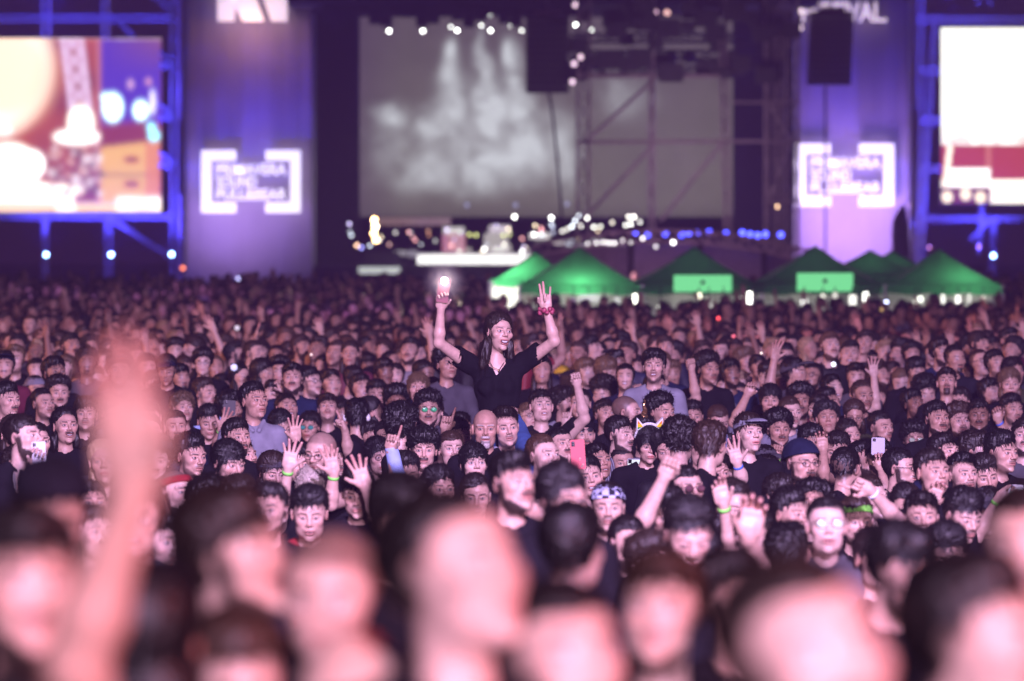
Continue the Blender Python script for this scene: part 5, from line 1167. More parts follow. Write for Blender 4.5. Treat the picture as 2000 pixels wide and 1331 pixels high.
# left edge
hero(45, 855, 86, 62, 4, face=dict(beard=2, buzz=.5), hair='crop', hc=.2, sk=3, arms=[A_((70, 950), (70, 915), 'grip', tip=(76, 885), s=1, side=-1, off=(-.2, -.25))], label="man in profile with faded haircut holding a white phone at the left edge", ref="the man with the white phone")
phone(76, 884, F * .235 / 86 - .29, 27, 42, M_PHW, "white phone held up at the left edge beside the blonde woman", roll=-3)
hero(127, 834, 70, 18, 8, face=10, hair='wavy', hc=.1, sk=1, extra=dict(beard=4), label="smiling man with long wavy dark hair and moustache", ref="the smiling wavy haired man")
hero(120, 895, 68, 12, -2, face=4, hair='long', hc=.82, sk=3, label="blonde woman with long straight hair beside the white phone", ref="the blonde woman")
hero(157, 860, 60, 10, 0, face=0, hair='messy', hc=.1, sk=1)
hero(168, 812, 64, 4, 4, face=1, hair='messy', hc=.3, sk=1, label="stubbled man with light brown hair just left of the big blurred hand", ref="the light brown haired man")
hero(28, 915, 78, 20, -2, face=7, hair='short', hc=.3, sk=1, label="stubbled man with short brown hair at the left edge below the white phone", ref="the left edge stubbled man")
hero(84, 790, 60, 35, 8, face=2, hair='crop', hc=.1, sk=1); hero(114, 768, 58, 12, 3, face=2, hair='curly', hc=.25, sk=0)
hero(68, 762, 54, 30, 0, face=2, hair='crop', hc=.3, sk=1, hat='backcap', hatc='white', label="person in a backwards white cap near the left edge, behind the crowd", ref="the backwards white cap")
hero(12, 782, 66, 40, 0, face=3, hair='short', hc=.05, sk=0); hero(162, 908, 66, 20, -20, face=2, hair='short', hc=.0, sk=3, hat='cap', hatc='black', label="person in a black cap bowing, right of the blonde woman", ref="the black capped bowing person")
hero(345, 965, 92, 40, 5, face=2, hair=None, hat='band', hatc='red', sk=3, label="pale face in a dark red headband beside the big blurred forearm", ref="the red headband")
hero(604, 1000, 96, 5, -12, face=8, hair='messy', hc=.02, sk=0, shirt='red', label="dark haired person in bright red scarf in front of the raised hands", ref="the red scarf")
hero(527, 920, 76, 20, -14, face=2, hair='bob', hc=.35, sk=0, hat='band', hatc='grey', label="brown haired person in grey headband looking down", ref="the grey headband")
# centre right
hero(1062, 892, 82, 36, 8, face=2, hair='crop', hc=.55, sk=3, arms=[A_((1120, 985), (1112, 945), 'spread', tip=(1128, 895), s=1, side=-1, off=(-.2, -.25), palm=(-.4, -1, 0))], label="light haired young man with upturned face holding a red phone", ref="the man with the red phone")
phone(1129, 888, F * .235 / 82 - .29, 28, 58, M_PHR, "bright red phone held up in an open hand", roll=-4)
hero(1098, 872, 70, 30, 12, face=2, hair='crop', hc=.02, sk=0)
hero(1140, 852, 62, 10, 8, face=2, hair=None, hat='beanie', hatc='black', sk=0, glasses=dict(up=.03, sun=True), label="person in a black beanie with sunglasses pushed up, behind the red phone", ref="the black beanie")
hero(1134, 790, 58, -10, 5, face=2, hair='crop', hc=.15, sk=3, arms=[A_((1098, 860), (1104, 828), 'point', tip=(1112, 780), s=-1, side=1, off=(-.2, -.3))], label="short haired man right of the raised woman with one finger raised before his chin", ref="the finger raising man")
hero(1222, 805, 64, 70, 0, face=dict(beard=1, buzz=.75, w=1.0), hair=None, hc=.25, sk=0, label="man in profile with close shaved head facing right", ref="the shaved head in profile")
hero(1208, 850, 68, 48, 0, face=2, hair='short', hc=.1, sk=3, shirt='white', style='stripe', label="dark haired man in black and white stripes facing right", ref="the striped shirt man")
hero(1290, 806, 66, 36, 2, face=3, hair='curly', hc=.0, sk=1, label="young man with round black curls and moustache, right of the shaved profile", ref="the black curled young man")
r_, m4_ = hero(1263, 865, 70, 12, -15, face=4, hair='fringe', hc=.0, sk=0, label="person with black hair wearing a white cat eared headband with rainbow ears", ref="the rainbow cat ears")
q = MB(); q.path([(.088 * math.cos(t), .01, .045 + .095 * math.sin(t)) for t in [math.pi * k / 16 for k in range(17)]], .010, 8); o = q.obj("headband", M_WHITE, r_, smooth=True); o.matrix_local = m4_
def rainbow():
    m, nt, b = nodes("rainbow_cloth"); N, L = nt.nodes, nt.links; tc = N.new("ShaderNodeTexCoord"); sp = N.new("ShaderNodeSeparateXYZ"); L.new(tc.outputs["Object"], sp.inputs[0])
    mp = N.new("ShaderNodeMapRange"); mp.inputs[1].default_value = .10; mp.inputs[2].default_value = .19; L.new(sp.outputs["Z"], mp.inputs[0]); r = N.new("ShaderNodeValToRGB"); L.new(mp.outputs[0], r.inputs[0]); r.color_ramp.interpolation = 'CONSTANT'
    e = r.color_ramp.elements; e[0].color = (.05, .35, .05, 1); e[1].position = .8; e[1].color = (.75, .03, .05, 1)
    for p_, c in ((.25, (.75, .6, .02)), (.5, (.8, .25, .02))): z_ = e.new(p_); z_.color = (*c, 1)
    L.new(r.outputs[0], b.inputs["Base Color"]); return m
M_RB = rainbow()
for s in (-1, 1):
    q = MB(); q.prism([(s * .035, .128), (s * .085, .095), (s * .088, .185)], -.004, .02); e_ = q.obj("cat_ear", M_WHITE, r_); e_.matrix_local = m4_
    q = MB(); q.prism([(s * .046, .127), (s * .080, .107), (s * .082, .168)], -.009, -.0045); q.obj("ear_lining", M_RB, e_)
hero(1352, 815, 60, 5, 0, face=2, hair='short', hc=.05, sk=1); hero(1397, 818, 58, 20, -20, face=2, hair='crop', hc=.5, sk=0)
# golden pointed horn worn by a hidden reveller
r_, m4_ = hero(1257, 848, 56, 5, 0, face=2, hair='short', hc=.05, sk=1, label="hidden person wearing a tall twisted golden horn behind the cat ears", ref="the golden horn", d=38.5)
q = MB()
for k in range(14): t = k / 14; q.tube((.004 * math.cos(k), -.04 + .004 * math.sin(k), .10 + .135 * t), (.004 * math.cos(k + 1), -.04 + .004 * math.sin(k + 1), .10 + .135 * (k + 1) / 14), .026 * (1 - t) + .003, .024 * (1 - t) + .001, n=10)
o = q.obj("horn", mat("gold_foil", (.85, .5, .22), .2, .9, noise=.5, nscale=40), r_); o.matrix_local = m4_
hero(1335, 862, 80, 170, -10, face=2, hair='curly', hc=.1, sk=0, label="back of a curly dark brown head beside the white capped man's left", ref="the curly dark brown head")
hero(1390, 870, 84, 150, -8, face=2, hair='messy', hc=.4, sk=0)
hero(1463, 848, 76, 22, 4, face=4, hair='sweep', hc=.35, sk=3, hat='cap', hatc='white', arms=[A_((1448, 935), (1440, 905), 'spread', tip=(1425, 845), s=-1, side=1, off=(-.25, -.3), band=BLU)], label="person in a white cap with the brim up, one splayed hand with blue band", ref="the white capped person")
hero(1395, 925, 78, 20, 0, face=2, hair='messy', hc=.1, sk=1, arms=[A_((1370, 985), (1382, 925), 'spread', tip=(1400, 870), s=-1, side=1, off=(-.2, -.3))], label="person behind a dark navy phone held up in spread fingers", ref="the navy phone holder")
phone(1408, 866, F * .235 / 78 - .34, 24, 36, mat("navy_phone_case", (.02, .03, .12), .4, noise=0), "dark navy phone held among the splayed hands", roll=6)
hero(1520, 840, 64, 12, 0, face=0, hair='afro', hc=.0, sk=2, arms=[A_((1520, 925), (1515, 893), 'fist', tip=(1523, 862), s=-1, side=1, off=(-.3, -.35), band=GRN)], label="bearded man with bushy black hair behind a raised fist in a green band", ref="the bushy haired bearded man")
hero(1490, 905, 70, 30, -8, face=0, hair='crop', hc=.0, sk=2, hat='cap', hatc='grey', label="dark bearded man under a grey cap below the white capped person", ref="the grey capped man")
hero(1565, 905, 86, 28, 0, face=0, hair=None, hat='turban', hatc='navy', sk=1, glasses=True, label="man in navy head wrap and thin glasses with dark beard", ref="the navy head wrap")
hero(1582, 865, 70, 25, -6, face=2, hair='short', hc=.0, sk=2, arms=[A_((1608, 935), (1608, 880), 'claw', tip=(1602, 835), s=1, side=-1, off=(-.25, -.3))], label="person raising a cupped hand above the navy head wrap", ref="the cupped raised hand")
hero(1298, 1000, 98, 10, -12, face=2, hair='messy', hc=.1, sk=0, arms=[A_((1245, 1040), (1298, 932), 'fist', tip=(1320, 885), s=-1, side=1, off=(-.5, -.55), hs=1.1, thick=1.05)], label="person raising a pale bare arm and fist diagonally across the crowd", ref="the diagonal raised fist")
hero(1215, 905, 68, 8, 0, face=2, hair='crop', hc=.1, sk=1, arms=[A_((1240, 990), (1238, 950), 'grip', tip=(1242, 915), s=1, side=-1, off=(-.2, -.25))], label="short haired man behind a glowing white phone", ref="the glowing white phone man")
phone(1238, 918, F * .235 / 68 - .29, 27, 44, M_PHW, "glowing white phone in the middle of the crowd", roll=2, glow=((.85, .88, 1.0), 1.1))
hero(1272, 925, 66, 25, 0, face=2, hair='curly', hc=.0, sk=1, label="young man with black curls just right of the glowing white phone", ref="the black curls by the phone")
hero(1187, 992, 96, 2, 0, face=2, hair='crop', hc=.1, sk=0, hat='backcap', hatc=(.5, .53, .7), label="young man in a blue and black chequered cap facing the camera", ref="the chequered cap")
for o in REFS[-1:]: pass
bpy.data.objects[[c.name for c in COL.objects if c.name.startswith('cap')][-1]].material_slots[0].link = 'OBJECT'
_c = [c for c in COL.objects if c.name.startswith('cap')][-1]; _c.material_slots[0].link = 'OBJECT'; _c.material_slots[0].material = M_CHECK
hero(1090, 968, 128, 32, -6, face=2, hair='fringe', hc=.02, sk=0, label="large blurred dark fringed head left of the chequered cap", ref="the dark fringed head")
hero(1002, 945, 116, 32, 4, face=0, hair='quiff', hc=.02, sk=1, label="dark haired bearded man facing right below the light haired young man", ref="the dark bearded man")
hero(855, 955, 88, 20, 0, face=4, hair='bob', hc=.05, sk=1); hero(1340, 958, 92, 25, 5, face=8, hair='crop', hc=.05, sk=0, glasses=dict(lens=lensmat((.6, .1, .15), .3)), label="man in reddish sunglasses above the dark bowed head", ref="the red sunglasses man")
hero(1335, 1030, 128, 12, -24, face=2, hair='messy', hc=.02, sk=0, label="large blurred bowed head with glossy dark hair and bare forehead", ref="the dark bowed head")
hero(1225, 1062, 104, 25, 0, face=0, hair='crop', hc=.1, sk=0)
hero(1470, 1050, 110, 10, -10, face=2, hair='short', hc=.1, sk=1, arms=[A_((1490, 1130), (1462, 1050), 'claw', tip=(1478, 960), s=1, side=-1, off=(-.6, -.7), hs=1.35, thick=1.1, band=BLU)], label="person raising a large blurred hand with blue wristband", ref="the blue wristband")
hero(1425, 985, 96, 20, -10, face=2, hair='wavy', hc=.3, sk=0, arms=[A_((1428, 1075), (1413, 985), 'relaxed', tip=(1402, 940), s=-1, side=1, off=(-.4, -.5), thick=.85, band=GRN)], label="brown haired person with a slim bent arm and green band", ref="the slim bent arm")
hero(1615, 1030, 112, 5, 8, face=dict(w=1.02, jaw=1.05, smile=.3, open=.3), hair='crop', hc=.05, sk=3, shirt='grey', collar=True, glasses=dict(lens=lensmat((.75, .75, 1.0), 1.6)), label="man in bright white reflecting sunglasses lifting his chin", ref="the white sunglasses man")
hero(1672, 1020, 92, 10, 0, face=2, hair='short', hc=.45, sk=0, hat='band', hatc=(.2, .6, .08), arms=[A_((1752, 1015), (1700, 958), 'point', tip=(1635, 930), s=1, side=-1, off=(-.3, -.4), palm=(.3, -1, -.5), band=LBR['white'])], label="person in green headband with a bent arm in white and green bands", ref="the bent arm with bands")
hero(1542, 1005, 96, 40, 0, face=4, hair='short', hc=.05, sk=1); hero(1765, 985, 88, 10, -16, face=2, hair='crop', hc=.1, sk=1)
hero(1822, 925, 88, 28, 6, face=8, hair='short', hc=.2, sk=1, arms=[A_((1775, 1055), (1818, 985), 'claw', tip=(1838, 935), s=-1, side=1, off=(-.3, -.35))], label="brown haired man shouting behind his raised cupped hand", ref="the shouting man")
hero(1848, 888, 76, 40, 10, face=10, hair='short', hc=.15, sk=0, shirt='navy', collar=True, label="grinning clean shaven man with upturned face on the right", ref="the grinning man")
hero(1755, 915, 76, 62, 0, face=0, hair='crop', hc=.02, sk=0, glasses=True, label="bearded man in dark glasses in profile left of the shouting man", ref="the bespectacled profile")
hero(1715, 895, 72, 0, -5, face=2, hair='short', hc=.02, sk=1, arms=[A_((1730, 970), (1722, 918), 'grip', tip=(1718, 885), s=1, side=-1, off=(-.2, -.25))], label="dark haired man hidden behind a grey phone", ref="the grey phone man")
phone(1715, 872, F * .235 / 72 - .28, 26, 34, M_PHG, "grey phone held before a dark haired man's face", roll=1)
hero(1785, 858, 62, 5, -2, face=2, hair='curly', hc=.05, sk=1, glasses=dict(lens=lensmat((.8, .7, .9), .5)), label="person with woolly dark hair and shining glasses", ref="the shining glasses")
hero(1830, 820, 66, 20, 6, face=0, hair='short', hc=.05, sk=2, label="tall bearded man rising above his neighbours on the right", ref="the tall bearded man")
hero(1905, 885, 76, 62, 0, face=0, hair='messy', hc=.3, sk=1, label="man with wavy brown hair in profile, ear showing, on the right", ref="the wavy haired profile")
hero(1955, 885, 78, 34, 0, face=1, hair='messy', hc=.02, sk=1, label="man with tousled black hair at the right edge", ref="the tousled black hair")
hero(1925, 990, 86, 10, -20, face=2, hair='crop', hc=.1, sk=0, hat='cap', hatc='grey', arms=[A_((1905, 1050), (1950, 975), 'grip', tip=(1980, 955), s=-1, side=1, off=(-.3, -.35), band=GRN)], label="person in a grey cap holding up a small phone at the right edge", ref="the grey capped phone holder")
phone(1984, 958, F * .235 / 86 - .38, 30, 24, M_PHW, "small white phone held sideways at the right edge", glow=((.75, .8, 1.0), .7))
hero(1870, 1000, 96, 30, -20, face=2, hair='messy', hc=.02, sk=0); hero(1845, 1080, 112, 5, -12, face=0, hair='messy', hc=.02, sk=0)
hero(1975, 800, 58, 20, 0, face=2, hair='short', hc=.1, sk=1, arms=[A_((1965, 850), (1950, 822), 'grip', tip=(1945, 795), s=-1, side=1, off=(-.2, -.25), band=BLU)])
hero(1718, 835, 62, 40, 0, face=1, hair='crop', hc=.15, sk=1); hero(1655, 850, 62, 30, 0, face=4, hair='bun', hc=.3, sk=0); hero(1745, 812, 54, 5, 0, face=2, hair='messy', hc=.3, sk=1, hat='band', hatc='grey')
hero(1655, 915, 80, 150, -8, face=2, hair='crop', hc=.05, sk=1); hero(1098, 742, 46, 12, 0, face=2, hair='short', hc=.05, sk=1, hat='beret', hatc=(.75, .55, .04), label="person in a bright yellow hat right of the raised woman", ref="the yellow hat")
hero(1345, 752, 44, 10, 0, face=2, hair='short', sk=1); hero(1465, 800, 52, 0, -10, face=2, hair='short', hat='cap', hatc=(.02, .03, .25), sk=1, label="person in a deep blue cap behind the white capped person", ref="the deep blue cap")
for i, (x, y, h) in enumerate(((1152, 935, 78), (1520, 972, 86), (1582, 990, 90), (1700, 972, 84), (1800, 1015, 96), (1562, 1085, 112), (1705, 1090, 112), (1125, 1045, 116), (470, 985, 100), (525, 1000, 104), (412, 990, 100), (930, 968, 86),
    (1385, 1100, 126), (1275, 1105, 120), (1500, 930, 74), (1360, 880, 66), (1640, 880, 66), (1690, 900, 70), (300, 900, 80), (250, 860, 66), (1880, 930, 80), (1925, 930, 78), (1170, 905, 70), (1030, 880, 66), (1050, 1000, 108))):
    hero(x, y, h, [12, 30, -8, 45, 5, 150, 24][i % 7], [8, -6, 12, 0, 6][i % 5], (i * 5) % 13 - 6, clear=False, face=[13, 0, 12, 16, 1, 15, 8, 4][i % 8], hair=['messy', 'short', 'curly', 'crop', 'quiff', 'messy', 'sweep', 'bob'][i % 8], hc=[.0, .2, .05, .35, .1][i % 5], sk=[0, 1, 2, 3, 1][i % 5])
FOREBOX = len(BOX)
# ---- blurred foreground
G2 = "blurred people nearest the camera"
def fg(*a, **k): k.setdefault('group', G2); k.setdefault('res', .006); k.setdefault('far', True); return hero(*a, clear=False, **k)
fg(50, 1150, 300, 15, 4, face=0, hair='short', hc=.1, sk=0, label="blurred pale face with heavy dark brows at the lower left edge")
fg(92, 1010, 205, 15, -10, face=2, hair='short', hc=.05, sk=0, hat='beret', hatc=(.012, .011, .02), label="blurred forehead under a dark cap at the left edge behind the raised forearm")
fg(20, 1520, 372, 5, 0, face=2, hair='short', hc=.1, sk=2, arms=[A_((150, 1300), (262, 955), 'flat', tip=(236, 695), s=1, side=1, off=(-.15, -.2), h=.006, thick=.98, hs=1.1, palm=(-.3, -1, 0), slv=.3)], label="person at lower left raising the huge blurred bare forearm and open hand")
fg(320, 1250, 300, 170, 0, face=2, hair='long', hc=.0, sk=0, label="blurred dark haired head turned away, right of the big raised forearm")
fg(462, 1085, 262, 60, 4, roll=-8, face=0, hair='short', hc=.3, sk=3, label="blurred brown haired bearded man in profile with ear and bright forehead")
fg(655, 1160, 262, -14, -8, face=dict(w=1.05, buzz=.7), hair=None, hc=.5, sk=3, label="blurred pale round head with cropped light hair, left of centre")
fg(905, 1125, 335, 52, 14, face=dict(buzz=.6, jaw=1.05), hair='crop', hc=.05, sk=3, label="big blurred head near centre facing right, dark crop and pointed nose")
fg(765, 1015, 190, 25, -16, face=2, hair='short', hc=.02, sk=1, label="blurred dark head with tan forehead behind the pale round head")
fg(1105, 1300, 330, 22, 10, face=dict(buzz=.7), hair='crop', hc=.05, sk=3, label="blurred broad pale forehead with thin navy black hair at bottom centre")
fg(1290, 1205, 235, -10, 10, face=1, hair='short', hc=.42, sk=3, label="blurred reddish haired head between the two biggest foreground foreheads")
fg(1610, 1300, 430, 26, 12, roll=-6, face=2, hair='crop', hc=.3, sk=3, label="largest blurred forehead at the bottom right with a red lit edge")
fg(1900, 1255, 335, 60, 2, face=2, hair='short', hc=.02, sk=3, label="blurred black haired head at the lower right with ear and cheek showing")
fg(455, 1330, 270, 10, -10, face=2, hair='short', hc=.45, sk=3, label="blurred brown haired head low beneath the bearded profile")
fg(690, 1370, 320, 0, -20, face=dict(buzz=.2), hair=None, hc=.8, sk=3, label="blurred bare bright scalp at the bottom edge left of centre")
fg(1130, 1075, 175, 160, 0, face=2, hair='short', hc=.0, sk=0, label="blurred black haired head turned away, right of the big central head")
fg(2005, 1075, 250, -10, 5, face=2, hair='crop', hc=.3, sk=3, label="blurred pink cheek and brow cut by the right edge")
fg(1440, 1180, 200, 30, 10, face=2, hair='short', hc=.2, sk=0, label="blurred tan forehead below the big blue banded hand")
fg(1745, 1110, 170, 40, -12, face=2, hair='messy', hc=.0, sk=0, label="blurred black haired head behind the largest forehead's right side")
fg(880, 1380, 260, 20, 0, face=2, hair='short', hc=.0, sk=0, shirt='navy', label="blurred dark head low at the bottom edge, right of the bright scalp")

# ---- fill-in people, each a person of its own
NAMED = [r for r in REFS if r[3]]; used = set()
HN = dict(crop="cropped", short="short", quiff="swept up", messy="messy", curly="curly", afro="bushy", fringe="fringed", sweep="side swept", recede="receding", long="long", wavy="wavy", bob="bobbed", bun="tied back")
def hcn(v): return "black" if v < .12 else "dark brown" if v < .4 else "brown" if v < .68 else "blond" if v < .9 else "grey"
def auto_label(x, y, d, face, hair, hc, shirt, hat, glasses):
    who = "woman" if FACES[face].get('fem') else "man"; b = FACES[face].get('beard', 0)
    base = f"{'bearded ' if b in (2,) else 'stubbled ' if b == 1 else 'moustached ' if b == 4 else ''}{who} with {HN[hair]} {hcn(hc)} hair" + (" and glasses" if glasses else "") + (f" in a cap" if hat else "")
    near = sorted(NAMED, key=lambda r: math.hypot(r[0] - x, (r[1] - y) * 1.3))
    for r in near[:9]:
        v = "behind" if d > r[2] + 1 else "in front of" if d < r[2] - 1 else "beside"; hz = "to the left" if x < r[0] - 18 else "to the right" if x > r[0] + 18 else ""
        l = f"{base}, {hz + ' ' if hz else 'straight '}{v} {r[3]}"
        if l not in used and len(l.split()) <= 16: used.add(l); return l
    return base
n_ind = len(REFS); rg = random.Random(77); pts = []; tries = 0; placed = [((r[0] - 1000) * r[2] / F, r[2]) for r in REFS]
targets = []
def dist_ok(X, d, mn): return all((X - a) ** 2 + ((d - b) * .8) ** 2 > mn * mn for a, b in placed)
def free(x, yt, hpx, d):
    hw = hpx * .33
    for (x0, x1, y0, y1, bd) in BOX:
        if bd > d - .3 and x + hw * 1.0 > x0 and x - hw * 1.0 < x1 and yt < y1 - 2: return False
    return True
cand = []; RECT = []
for r in REFS: h_ = F * .235 / r[2]; RECT.append((r[0] - h_ * .36, r[0] + h_ * .36, r[1] - h_ * .55, r[1] + h_ * .5, r[2]))
RECT.append((880, 1060, 690, 800, 35.5))
def visible(x, yt, h, d):
    """share of the head box not covered by other heads"""
    x0, x1, y0, y1 = x - h * .36, x + h * .36, yt - h * .05, yt + h; n = 0
    for i in range(6):
        for j in range(7):
            px, py = x0 + (x1 - x0) * (i + .5) / 6, y0 + (y1 - y0) * (j + .5) / 7
            if px < 0 or px > 2000 or py > 1331 or any(a <= px <= b and c <= py <= e for a, b, c, e, _ in RECT): continue
            n += 1
    return n / 42
while tries < 90000 and n_ind + len(cand) < 300:
    tries += 1
    d = rg.uniform(15, 50 if tries < 50000 else 60); X = rg.uniform(-.092, .092) * d
    if not dist_ok(X, d, .36): continue
    hd = rg.gauss(0, .075); top = ZC - dh(d) + hd; yt = HY + (ZC - top) * F / d; hpx = F * .235 / d; x = 1000 + X * F / d
    if not free(x, yt, hpx, d): continue
    if visible(x, yt, hpx, d) < (.6 if tries < 25000 else .45 if tries < 50000 else .35): continue
    RECT.append((x - hpx * .36, x + hpx * .36, yt - hpx * .05, yt + hpx, d)); placed.append((X, d)); cand.append((X, d, top, x, yt, hpx))
maxd = max(c[1] for c in cand)
for (X, d, top, x, yt, hpx) in cand:
    face = rg.choice([0, 1, 1, 2, 3, 4, 5, 6, 7, 8, 9, 10, 11, 12, 13, 14, 15, 16]); fem = FACES[face].get('fem')
    hair = rg.choice(['long', 'bob', 'wavy', 'bun', 'fringe', 'long'] if fem else ['short', 'short', 'crop', 'quiff', 'messy', 'curly', 'sweep', 'short', 'recede', 'afro', 'messy'])
    hc = rg.choice([.0, .03, .1, .1, .2, .3, .3, .45, .6] + ([.82] if fem else [])); sk = rg.choice([0, 0, 1, 1, 2, 3, 3, 5, 4]); yaw = rg.choice([-24, -6, 0, 6, 12, 18, 24, 30, 30, 42, 60]); pitch = rg.choice([-12, 0, 6, 6, 12, 12, 18])
    gl = rg.random() < .12; hat = 'cap' if rg.random() < .05 and not fem else None; shirt = rg.choice(['black', 'black', 'black', 'navy', 'grey', 'white', 'maroon', 'olive', 'blue', 'black', 'navy'])
    lab = auto_label(x, yt + hpx / 2, d, face, hair, hc, shirt, hat, gl)
    person_at(X, d, top - .128, yaw, pitch, 0, face=face, hair=hair, sk=sk, hc=hc, shirt=shirt, glasses=True if gl else None, hat=hat, hatc=rg.choice(['black', 'navy', 'grey']), label=lab, sc=rg.uniform(.93, 1.06), style='stripe' if rg.random() < .07 else None, larm=(rg.randrange(8) if rg.random() < .16 and d < 47 else None), far=d > 48 or d < 20, res=.0034 if 22 < d < 46 else .006)
# label the placed people that had none
for o in list(COL.objects):
    if o.type == 'EMPTY' and o.name.startswith('person') and not o.get('label'):
        d = o.location.y; x = 1000 + o.location.x * F / d; hr = [c for c in o.children if c.name.startswith('body')][0]; zz = o.location.z + hr.location.z; y = HY + (ZC - zz) * F / d
        near = sorted(NAMED, key=lambda r: math.hypot(r[0] - x, (r[1] - y) * 1.3))
        for r in near[:8]:
            v = "behind" if d > r[2] + 1 else "in front of" if d < r[2] - 1 else "beside"; hz = "left" if x < r[0] else "right"
            hn = hcn(hr.color[3]); l = f"{hn} haired person {v} and {hz} of {r[3]}"
            if l not in used and len(l.split()) <= 16: used.add(l); o['label'] = l; break
open("/tmp/stats.txt","w").write(f"{n_ind} {len(cand)} {maxd} {tries}")
print("INDIVIDUALS", n_ind, len(cand), "maxd", maxd)

# ---------------------------------------------------------------- the far crowd: past 300 people, one mass
def lod(face, hair, hh, hr, arms=None):
    V, Q = nets(head_sdf(HPof(face), hh < .012), (-.10, -.135, -.20), (.10, .135, .13), hh); C = head_color(V, HPof(face)); cat = np.zeros(len(V), int); pz = (0, 12 if len(hair) % 2 else 6, 0); V = bend_head(V, pz)
    parts = [(V, Q, C)]; cats = [cat]
    V, Q = hair_arrays(hair, hr, tufts=(260 if hh < .007 else 0), key=('lod', hair, hr)); R4 = np.array(head_matrix(pz)); V = V @ R4[:3, :3].T + R4[:3, 3]; parts.append((V, Q, np.ones((len(V), 4)))); cats.append(np.full(len(V), 1))
    sl = DOWN; s2 = 4.5 * hh
    if arms:
        a = arm_arrays(*arms, h=max(.009, hh * .7)); parts.append(a); cats.append(np.zeros(len(a[0]), int)); sl = [DOWN[1], (arms[0], tuple(np.array(arms[0]) + (np.array(arms[1]) - np.array(arms[0])) * .6), .058, .052)]
    V, Q = nets(torso_sdf(sl), (-.36, -.15, -.88), (.36, .2, -.08), .03 if hh < .012 else .045); parts.append((V, Q, np.ones((len(V), 4)))); cats.append(np.full(len(V), 2))
    V, Q = legs_arrays(.06); parts.append((V, Q, np.ones((len(V), 4)))); cats.append(np.full(len(V), 3))
    V, Q, C = cat_mesh(parts); return V.astype(np.float32), Q, C.astype(np.float32), np.concatenate(cats)
UPR = ((.17, .03, -.235), (.27, -.12, -.10), (.22, -.15, .16), (0, -1, 0), 'open', -1.0)
LODS = {}
KINDS_ = ((0, 'short', None), (2, 'curly', None), (1, 'crop', None), (4, 'long', None), (8, 'messy', None), (0, 'quiff', UPR), (6, 'bob', None), (5, 'fringe', None), (13, 'short', None), (15, 'afro', None))
for lv, (hh, hr) in enumerate(((.0058, .007), (.0090, .0105), (.017, .018))): LODS[lv] = [lod(f_, hn_, hh, hr, ar) for f_, hn_, ar in KINDS_]
HCOL = [np.array(c) for c in ((.008, .006, .006), (.022, .012, .008), (.04, .022, .014), (.08, .042, .022), (.3, .2, .11))]
rn = np.random.RandomState(5); chunks = []; nf = 0; cells = {}
def try_cell(X, d, mn):
    k = (int(X / 1.0), int(d / 1.0))
    for a in (-1, 0, 1):
        for b in (-1, 0, 1):
            for (x2, d2) in cells.get((k[0] + a, k[1] + b), ()):
                if (X - x2) ** 2 + (d - d2) ** 2 < mn * mn: return False
    cells.setdefault(k, []).append((X, d)); return True
for a, b in placed: cells.setdefault((int(a), int(b)), []).append((a, b))
TB = [(t.location.x, t.location.y) for t in COL.objects if t.type == 'EMPTY' and t.name.startswith('tent')]
d0 = maxd - 5
def put(X, d, lv, dz=0.0):
    i = rn.choice(10, p=[.14, .11, .13, .09, .12, .11, .08, .07, .09, .06]); V, Q, C, K = LODS[lv][i]
    yw = math.radians(rn.normal(16, 34)); c, s = math.cos(yw), math.sin(yw); sc = 1 + rn.normal(0, .03)
    W = V.copy(); W[:, 0] = V[:, 0] * c - V[:, 1] * s; W[:, 1] = V[:, 0] * s + V[:, 1] * c; W *= sc
    tl = rn.normal(0, .10); W[:, 0] += np.clip(W[:, 2] + .25, 0, 1) * tl
    W += np.array([X, d, ground_z(d) + 1.604 + dz], dtype=np.float32)
    sk = np.array(SKINS[rn.choice(6, p=[.23, .23, .18, .2, .08, .08])]); hcx = HCOL[rn.choice(5, p=[.35, .3, .2, .1, .05])]
    sh = np.array(list(SHC.values())[rn.choice(len(SHC), p=[.46, .16, .13, .07, .03, .02, .06, .05, .01, .01, .00])]); CC = np.ones((len(V), 3), np.float32)
    m0 = K == 0; CC[m0] = (sk * C[m0, :3]) * (1 - C[m0, 3:4]) + hcx * C[m0, 3:4]; CC[K == 1] = hcx; CC[K == 2] = sh; CC[K == 3] = (.02, .02, .03)
    chunks.append((W, Q, CC))
for _ in range(60000):                                             # smaller and more hidden ones between the individuals
    d = rn.uniform(24, 58); X = rn.uniform(-.092, .092) * d
    if not dist_ok(X, d, .33): continue
    dz = rn.normal(0, .07); top = ZC - dh(d) + dz; yt = HY + (ZC - top) * F / d; hpx = F * .235 / d; x = 1000 + X * F / d
    if yt > 1010 or not free(x, yt, hpx, d) or visible(x, yt, hpx, d) < .28: continue
    RECT.append((x - hpx * .34, x + hpx * .34, yt, yt + hpx * .9, d)); placed.append((X, d)); put(X, d, 0, dz); nf += 1
    if nf > 240: break
open("/tmp/stats.txt", "a").write(f" massnear {nf}")
for a, b in placed: cells.setdefault((int(a), int(b)), []).append((a, b))
for _ in range(60000):
    d = math.sqrt(rn.uniform(d0 ** 2, 150 ** 2)); X = rn.uniform(-.097, .097) * d
    if rn.rand() > .55 + .9 * float(vnoise(np.array([X * .35]), np.array([d * .18]), np.array([0.0]), 9)[0]): continue
    if d < maxd + .5 and not free(1000 + X * F / d, HY + dh(d) * F / d, F * .235 / d, d): continue
    if any(abs(X - a) < 1.5 and abs(d - b) < 1.6 for a, b in TB): continue
    if d > 105 and 1000 + X * F / d > 930 and d < 140: continue
    if not try_cell(X, d, .46 if d < 80 else .62): continue
    put(X, d, 1 if d < 68 else 2, rn.normal(0, .085)); nf += 1
    if nf > 2300: break
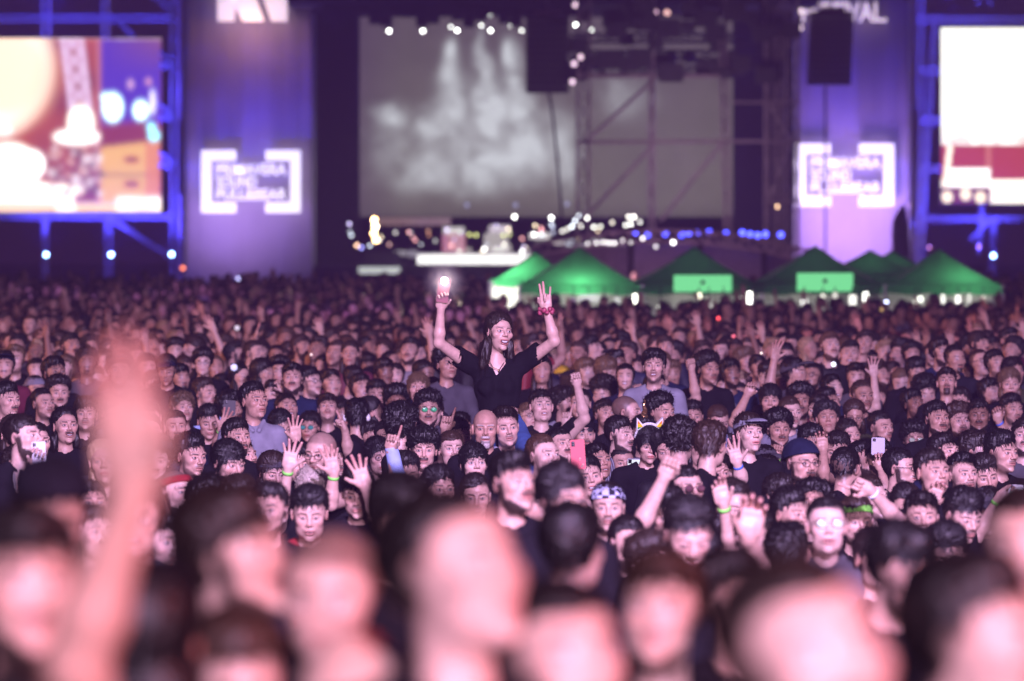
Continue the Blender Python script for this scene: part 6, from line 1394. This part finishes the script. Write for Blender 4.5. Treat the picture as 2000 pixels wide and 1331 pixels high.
open("/tmp/stats.txt", "a").write(f" massall {nf}")
V, Q, C = cat_mesh(chunks); print("FAR", nf, len(V))
tag(link("crowd", mk_mesh("crowd", V, Q, mat_vcol("crowd_skin_and_cloth", .6), C)), kind="stuff")
del chunks
# ---------------------------------------------------------------- small lights among the far crowd
def y2d(y, up=.15): 
    for d in np.arange(45, 150, .5):
        if HY + (dh(d) - up) * F / d < y: return float(d)
    return 150.0
for (x, y, c, e, r, lab) in ((465, 545, (.55, .55, 1), 5, .075, "blue white light held up at the back of the crowd, left"), (357, 524, (1, .22, .08), 3.2, .10, "orange red beacon at the back of the crowd below the left scaffold"), (1403, 622, (1, .06, .06), 4, .035, "red lamp on top of a thin pole in the right crowd"), (1433, 657, (1, .08, .1), 1.6, .03, "smaller red lamp just below the red pole lamp"),
                        (1628, 712, (.8, .85, 1), 2.6, .035, "bright bluish phone light in the right crowd"), (1535, 673, (.6, .55, .85), .8, .06, "dim lilac phone light below the green tents"), (1692, 670, (.65, .6, .95), 1.0, .055, "lilac phone light right of the dim one, right crowd"), (1722, 605, (.8, .5, .1), 1.2, .04, "small yellow light under the right end tent"),
                        (457, 718, (.5, .55, .95), .9, .05, "pale blue phone glow in the left crowd"), (463, 641, (.85, .8, .95), .9, .05, "pale phone glow far back in the left crowd"), (1487, 690, (1, .8, .6), 1.6, .02, "tiny warm spark in the right crowd"), (608, 693, (1, .7, .6), 1.4, .02, "tiny warm spark in the left crowd"), (1849, 788, (.5, .6, 1), 1.8, .022, "small bluish glint on the right, behind the tall bearded man")):
    d = y2d(y, .05); c0 = P(x, y, d); o = empty("hand_light", c0); r *= .6; q = MB(); q.ball((0, 0, 0), r, 10, 8, (1, .5, 1)); q.obj("bulb", glowmat(c, e), o, smooth=True)
    q = MB(); q.box(-r * .9, r * .9, r * .3, r * .55, -r * 1.2, r * 1.2); q.tube((0, r * .4, -r), (0, r * .4, ground_z(d) - c0[2]), .006, n=5); q.obj("holder", M_BLACK, o); tag(o, lab, "light", "small lights in the crowd")
# ---------------------------------------------------------------- thin stage haze over the whole field
hm = bpy.data.materials.new("haze"); hm.use_nodes = True; hn = hm.node_tree; hn.nodes.clear()
ho = hn.nodes.new("ShaderNodeOutputMaterial"); hv = hn.nodes.new("ShaderNodeVolumePrincipled"); hv.inputs["Color"].default_value = (.64, .40, 1.0, 1)
hv.inputs["Density"].default_value = 0.0018; hv.inputs["Anisotropy"].default_value = 0.3; hn.links.new(hv.outputs[0], ho.inputs["Volume"])
mb = MB(); mb.box(-290, 290, -55, 560, -1.5, 40); tag(mb.obj("haze", hm), kind="stuff")
